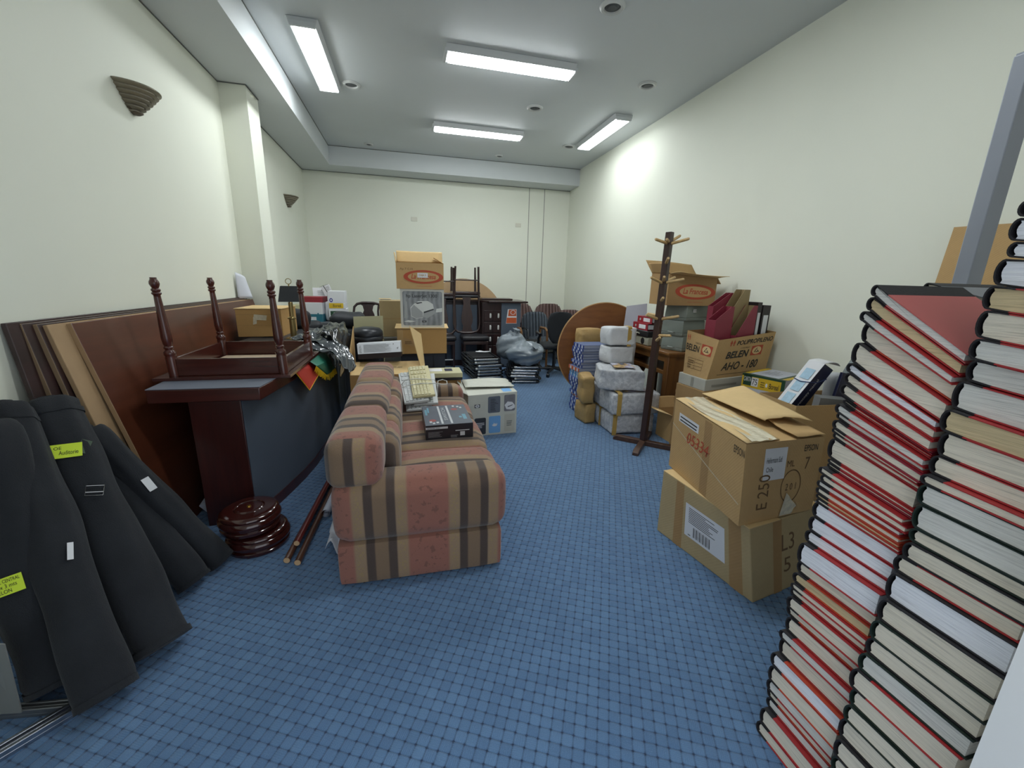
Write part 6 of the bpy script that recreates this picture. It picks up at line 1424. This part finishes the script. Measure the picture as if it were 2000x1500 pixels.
for k in range(N1):
    z = k*dz; loc = (fx + rg.uniform(-.015, .015) - .012*k*.5, fy + rg.uniform(-.02, .02), z); rot = (0, 0, R(6 + rg.uniform(-2, 2)))
    if k == N1-1: fc.location = loc; fc.rotation_euler = rot
    else: dup(fc, loc, rot, f'folded black metal chair, {"bottom" if k == 0 else ORD[N1-1-k] + " from the top"} of the left stack before the counter')
ztop1 = N1*dz
N2 = 6; fx2, fy2 = 1.66, 5.90
for k in range(N2):
    z = k*dz; loc = (fx2 + rg.uniform(-.02, .02), fy2 + rg.uniform(-.02, .02), z)
    dup(fc, loc, (0, 0, R(-8 + rg.uniform(-5, 5))), f'folded black metal chair, {"bottom" if k == 0 else "topmost" if k == N2-1 else ORD[N2-1-k] + " from the top"} of the right stack under the grey sack', 'folded chairs in the right stack')
# white paper on the left stack
b = MB(); q0 = V((fx+.0, fy+.12, ztop1+.012)); pts = [(-.10, -.03), (-.05, -.06), (.06, -.07), (.13, -.03), (.12, .01), (.04, 0), (.01, .05), (-.02, .09), (-.05, .04), (-.09, .03)]
b.hexa([q0 + V((a, e, 0)) for a, e in pts], [q0 + V((a, e, .004)) for a, e in pts]); solo(b, 'paper_scrap', 'label_white', 'torn white paper on the top folded chair of the left stack', 'paper', tuple(q0))
# ---- grey sacks
M['sack'] = plain('grey_polythene_sack', '#79828a', .3, 0, .15, 6, bump=.9, bs=9, spec=.6)
def sack(c, d, label, seed, knot, z0):
    t = thing('grey_sack', label, 'sack', (c[0], c[1], z0), 'knotted grey polythene sacks'); rg = random.Random(seed); ph = [rg.uniform(0, 6.3) for _ in range(8)]
    kd = V(knot).normalized(); b = MB()
    def fn(u, v):
        th, fi = math.pi*u, 2*math.pi*v; q_ = V((math.sin(th)*math.cos(fi), math.sin(th)*math.sin(fi), math.cos(th)))
        w = 1 + .06*math.sin(3*fi+ph[0]+2*th) + .05*math.sin(5*th+ph[1]+fi) + .03*math.sin(9*fi+ph[2]) + .03*math.sin(11*th+4*fi+ph[3])
        k = max(0, q_.dot(kd)); w *= 1 + .10*k**10 - .22*max(0, k-.90)*10*(1 if k < .985 else .2)
        w *= 1 + .035*math.sin(13*math.atan2(q_.x*kd.y - q_.y*kd.x + q_.z*.3, q_.z+.01))*k
        p = V(c) + V((q_.x*d[0]/2, q_.y*d[1]/2, q_.z*d[2]/2))*w
        return V((p.x, p.y, max(p.z, z0+.001)))
    b.grid(fn, 36, 48, True); b.build('sack_body', 'sack', t, smooth=True, angle=80)
    p = V(c) + V((kd.x*d[0]/2, kd.y*d[1]/2, kd.z*d[2]/2))*.95; b = MB()
    b.rings([[p + kd*s + (kd.cross(V((0, 1, .2))).normalized()*math.cos(2*math.pi*j/12) + kd.cross(kd.cross(V((0, 1, .2)))).normalized()*math.sin(2*math.pi*j/12))*r_*(1+.3*math.sin(3*j)) for j in range(12)] for s, r_ in ((-.02, .045), (.01, .03), (.03, .022), (.05, .035), (.075, .055), (.07, .02))]); b.build('knot', 'sack', t, smooth=True, angle=80)
sack((at(1026, 690, Y=5.62).x, 5.62, N2*dz+.165), (.54, .50, .34), 'grey polythene sack with a knot, lying on the right stack of folded chairs', 3, (.25, -.75, .62), N2*dz+.003)
sack((at(1000, 676, Y=5.98).x, 6.0, N2*dz+.21), (.46, .40, .42), 'taller grey polythene sack on the folded chairs behind the knotted one', 8, (.2, -.2, .95), N2*dz+.004)
# ---- ribbed conference chairs against the back wall
def ribm(name, c):
    t_ = NT(name); p_ = t_.pos(True); s_ = t_.n.new('ShaderNodeSeparateXYZ'); t_.link(p_, s_.inputs[0])
    w_ = t_.math('ABSOLUTE', t_.math('SINE', t_.math('MULTIPLY', s_.outputs[0], 52.0))); t_.base(t_.mix(t_.noise(p_, 12), scale_hex(c, .85), scale_hex(c, 1.12))); t_.bump(w_, .8, .02); return t_.done(.5)
M['rib_brown'] = ribm('ribbed_brown_leatherette', '#6b5350'); M['rib_blue'] = ribm('ribbed_blue_leatherette', '#4a525c')
def ribbed(label, mat):
    t = thing('ribbed_chair', label, 'chair', (0, 0, 0), 'ribbed armchairs by the back wall'); W = .50
    b = MB(); b.grid(lambda u, v: V(((u-.5)*W*(1 - .18*max(0, v-.8)*5*abs(u-.5)*2), .20 + .10*v - .05*math.cos((u-.5)*3.1)*.6 + .02*abs(math.sin(u*math.pi*8))*-1, .42 + v*.50 - .075*max(0, (abs(u-.5)*2))**4*v)), 48, 12)
    b.build('backrest', mat, t, smooth=True, solid=.05)
    b = MB(); b.pillow((0, -.03, .41), (.50, .46, .11), .04, .012, None, 7); b.build('seat', mat, t, smooth=True)
    for s in (-1, 1):
        b = MB(); b.tube([V((s*.27, .22, .10)), V((s*.27, .2, .60)), V((s*.27, .1, .64)), V((s*.27, -.2, .63)), V((s*.27, -.24, .58)), V((s*.27, -.24, .012))], .014, 8); b.build('arm_frame', 'blacktube', t, smooth=True)
    b = MB(); b.tube([V((-.27, .22, .10)), V((-.27, .24, .012)), V((.27, .24, .012)), V((.27, .22, .10))], .013, 8); b.build('base_frame', 'blacktube', t, smooth=True)
    return t
r0 = ribbed('brown ribbed armchair by the back wall, half hidden behind the counter', 'rib_brown')
def placer(o, px, y, s=1): o.location = (at(px, 600, Y=y).x, y, 0); o.scale = (s, s, s)
placer(r0, 1021, 7.66, 1.09)
for px, y, lb, s in ((1081, 7.66, 'brown ribbed armchair against the back wall near the right corner', 1.09), (1124, 7.05, 'brown ribbed armchair in the right corner beside the round table top', 1.01)):
    o = dup(r0, (0, 0, 0), (0, 0, 0), lb); placer(o, px, y, s)
r1 = ribbed('blue-grey ribbed armchair behind the black swivel chair', 'rib_blue'); r1['group'] = 'ribbed armchairs by the back wall'; placer(r1, 1054, 7.05, .965)
# ---- black swivel chair
M['blackfab'] = plain('charcoal_fabric', '#1f2226', .9, 0, .2, 40, bump=.3, bs=200)
X0, Y0 = 2.213, 6.05
t = thing('swivel_chair', 'black fabric swivel chair seen from behind in front of the ribbed armchairs', 'chair', (X0, Y0, 0))
b = MB(); prf = [(.10, .0), (.155, .06), (.19, .16), (.205, .28), (.20, .38), (.165, .45), (.09, .475)]
b.rings([[V((X0 + w*math.cos(a), Y0 - .20 + .028*math.sin(a) + .05*(z-.2)*-1, .52 + z)) for a in [2*math.pi*k/24 for k in range(24)]] for w, z in prf]); b.build('backrest', 'blackfab', t, smooth=True, angle=80)
b = MB(); b.pillow((X0, Y0 + .04, .455), (.46, .44, .075), .03, .01, None, 7); b.build('seat', 'blackfab', t, smooth=True)
b = MB(); b.tube([V((X0, Y0-.21, .66)), V((X0, Y0-.23, .50)), V((X0, Y0-.19, .40)), V((X0, Y0, .39))], [.028, .028, .024, .024], 10); b.build('back_support', 'black_plastic', t, smooth=True)
for s in (-1, 1):
    b = MB(); b.tube([V((X0+s*.2, Y0, .40)), V((X0+s*.27, Y0, .42)), V((X0+s*.275, Y0-.02, .58)), V((X0+s*.27, Y0-.10, .645)), V((X0+s*.27, Y0+.12, .655))], [.016, .018, .02, .022, .022], 10); b.build('armrest', 'black_plastic', t, smooth=True)
b = MB(); b.cyl(V((X0, Y0, .09)), V((X0, Y0, .40)), .026, .022); b.build('gas_column', 'black_plastic', t, smooth=True)
for k in range(5):
    a = 2*math.pi*k/5 + .3; d_ = V((math.cos(a), math.sin(a), 0)); b = MB(); b.tube([V((X0, Y0, .10)) + d_*.02, V((X0, Y0, .075)) + d_*.29], [.024, .016], 8); o = b.build('base_arm', 'black_plastic', t, smooth=True)
    c_ = V((X0, Y0, .03)) + d_*.28; s_ = V((-d_.y, d_.x, 0)); b = MB(); b.cyl(c_ - s_*.02, c_ + s_*.02, .0295, .0295, 16); b.build('caster', 'black_plastic', o, smooth=True)
# wooden armchair arm with chrome between counter and swivel chair
t = thing('wooden_armchair', 'wooden armchair with curved arms squeezed between the counter and the swivel chair', 'chair', (1.93, 6.55, 0))
for s in (0, .44):
    b = MB(); b.tube([V((1.76+s, 6.38, .0)), V((1.76+s, 6.38, .42)), V((1.76+s, 6.40, .64)), V((1.77+s, 6.52, .67)), V((1.77+s, 6.80, .66))], [.018, .018, .018, .024, .02], 10); b.build('arm', 'oak_v', t, smooth=True)
    b = MB(); b.tube([V((1.77+s, 6.80, .0)), V((1.77+s, 6.80, .64))], .018, 10); b.build('leg', 'oak_v', t, smooth=True)
b = MB(); b.pillow((1.985, 6.6, .42), (.40, .40, .08), .03, .01, None, 6); b.build('seat', 'pad_black', t, smooth=True)
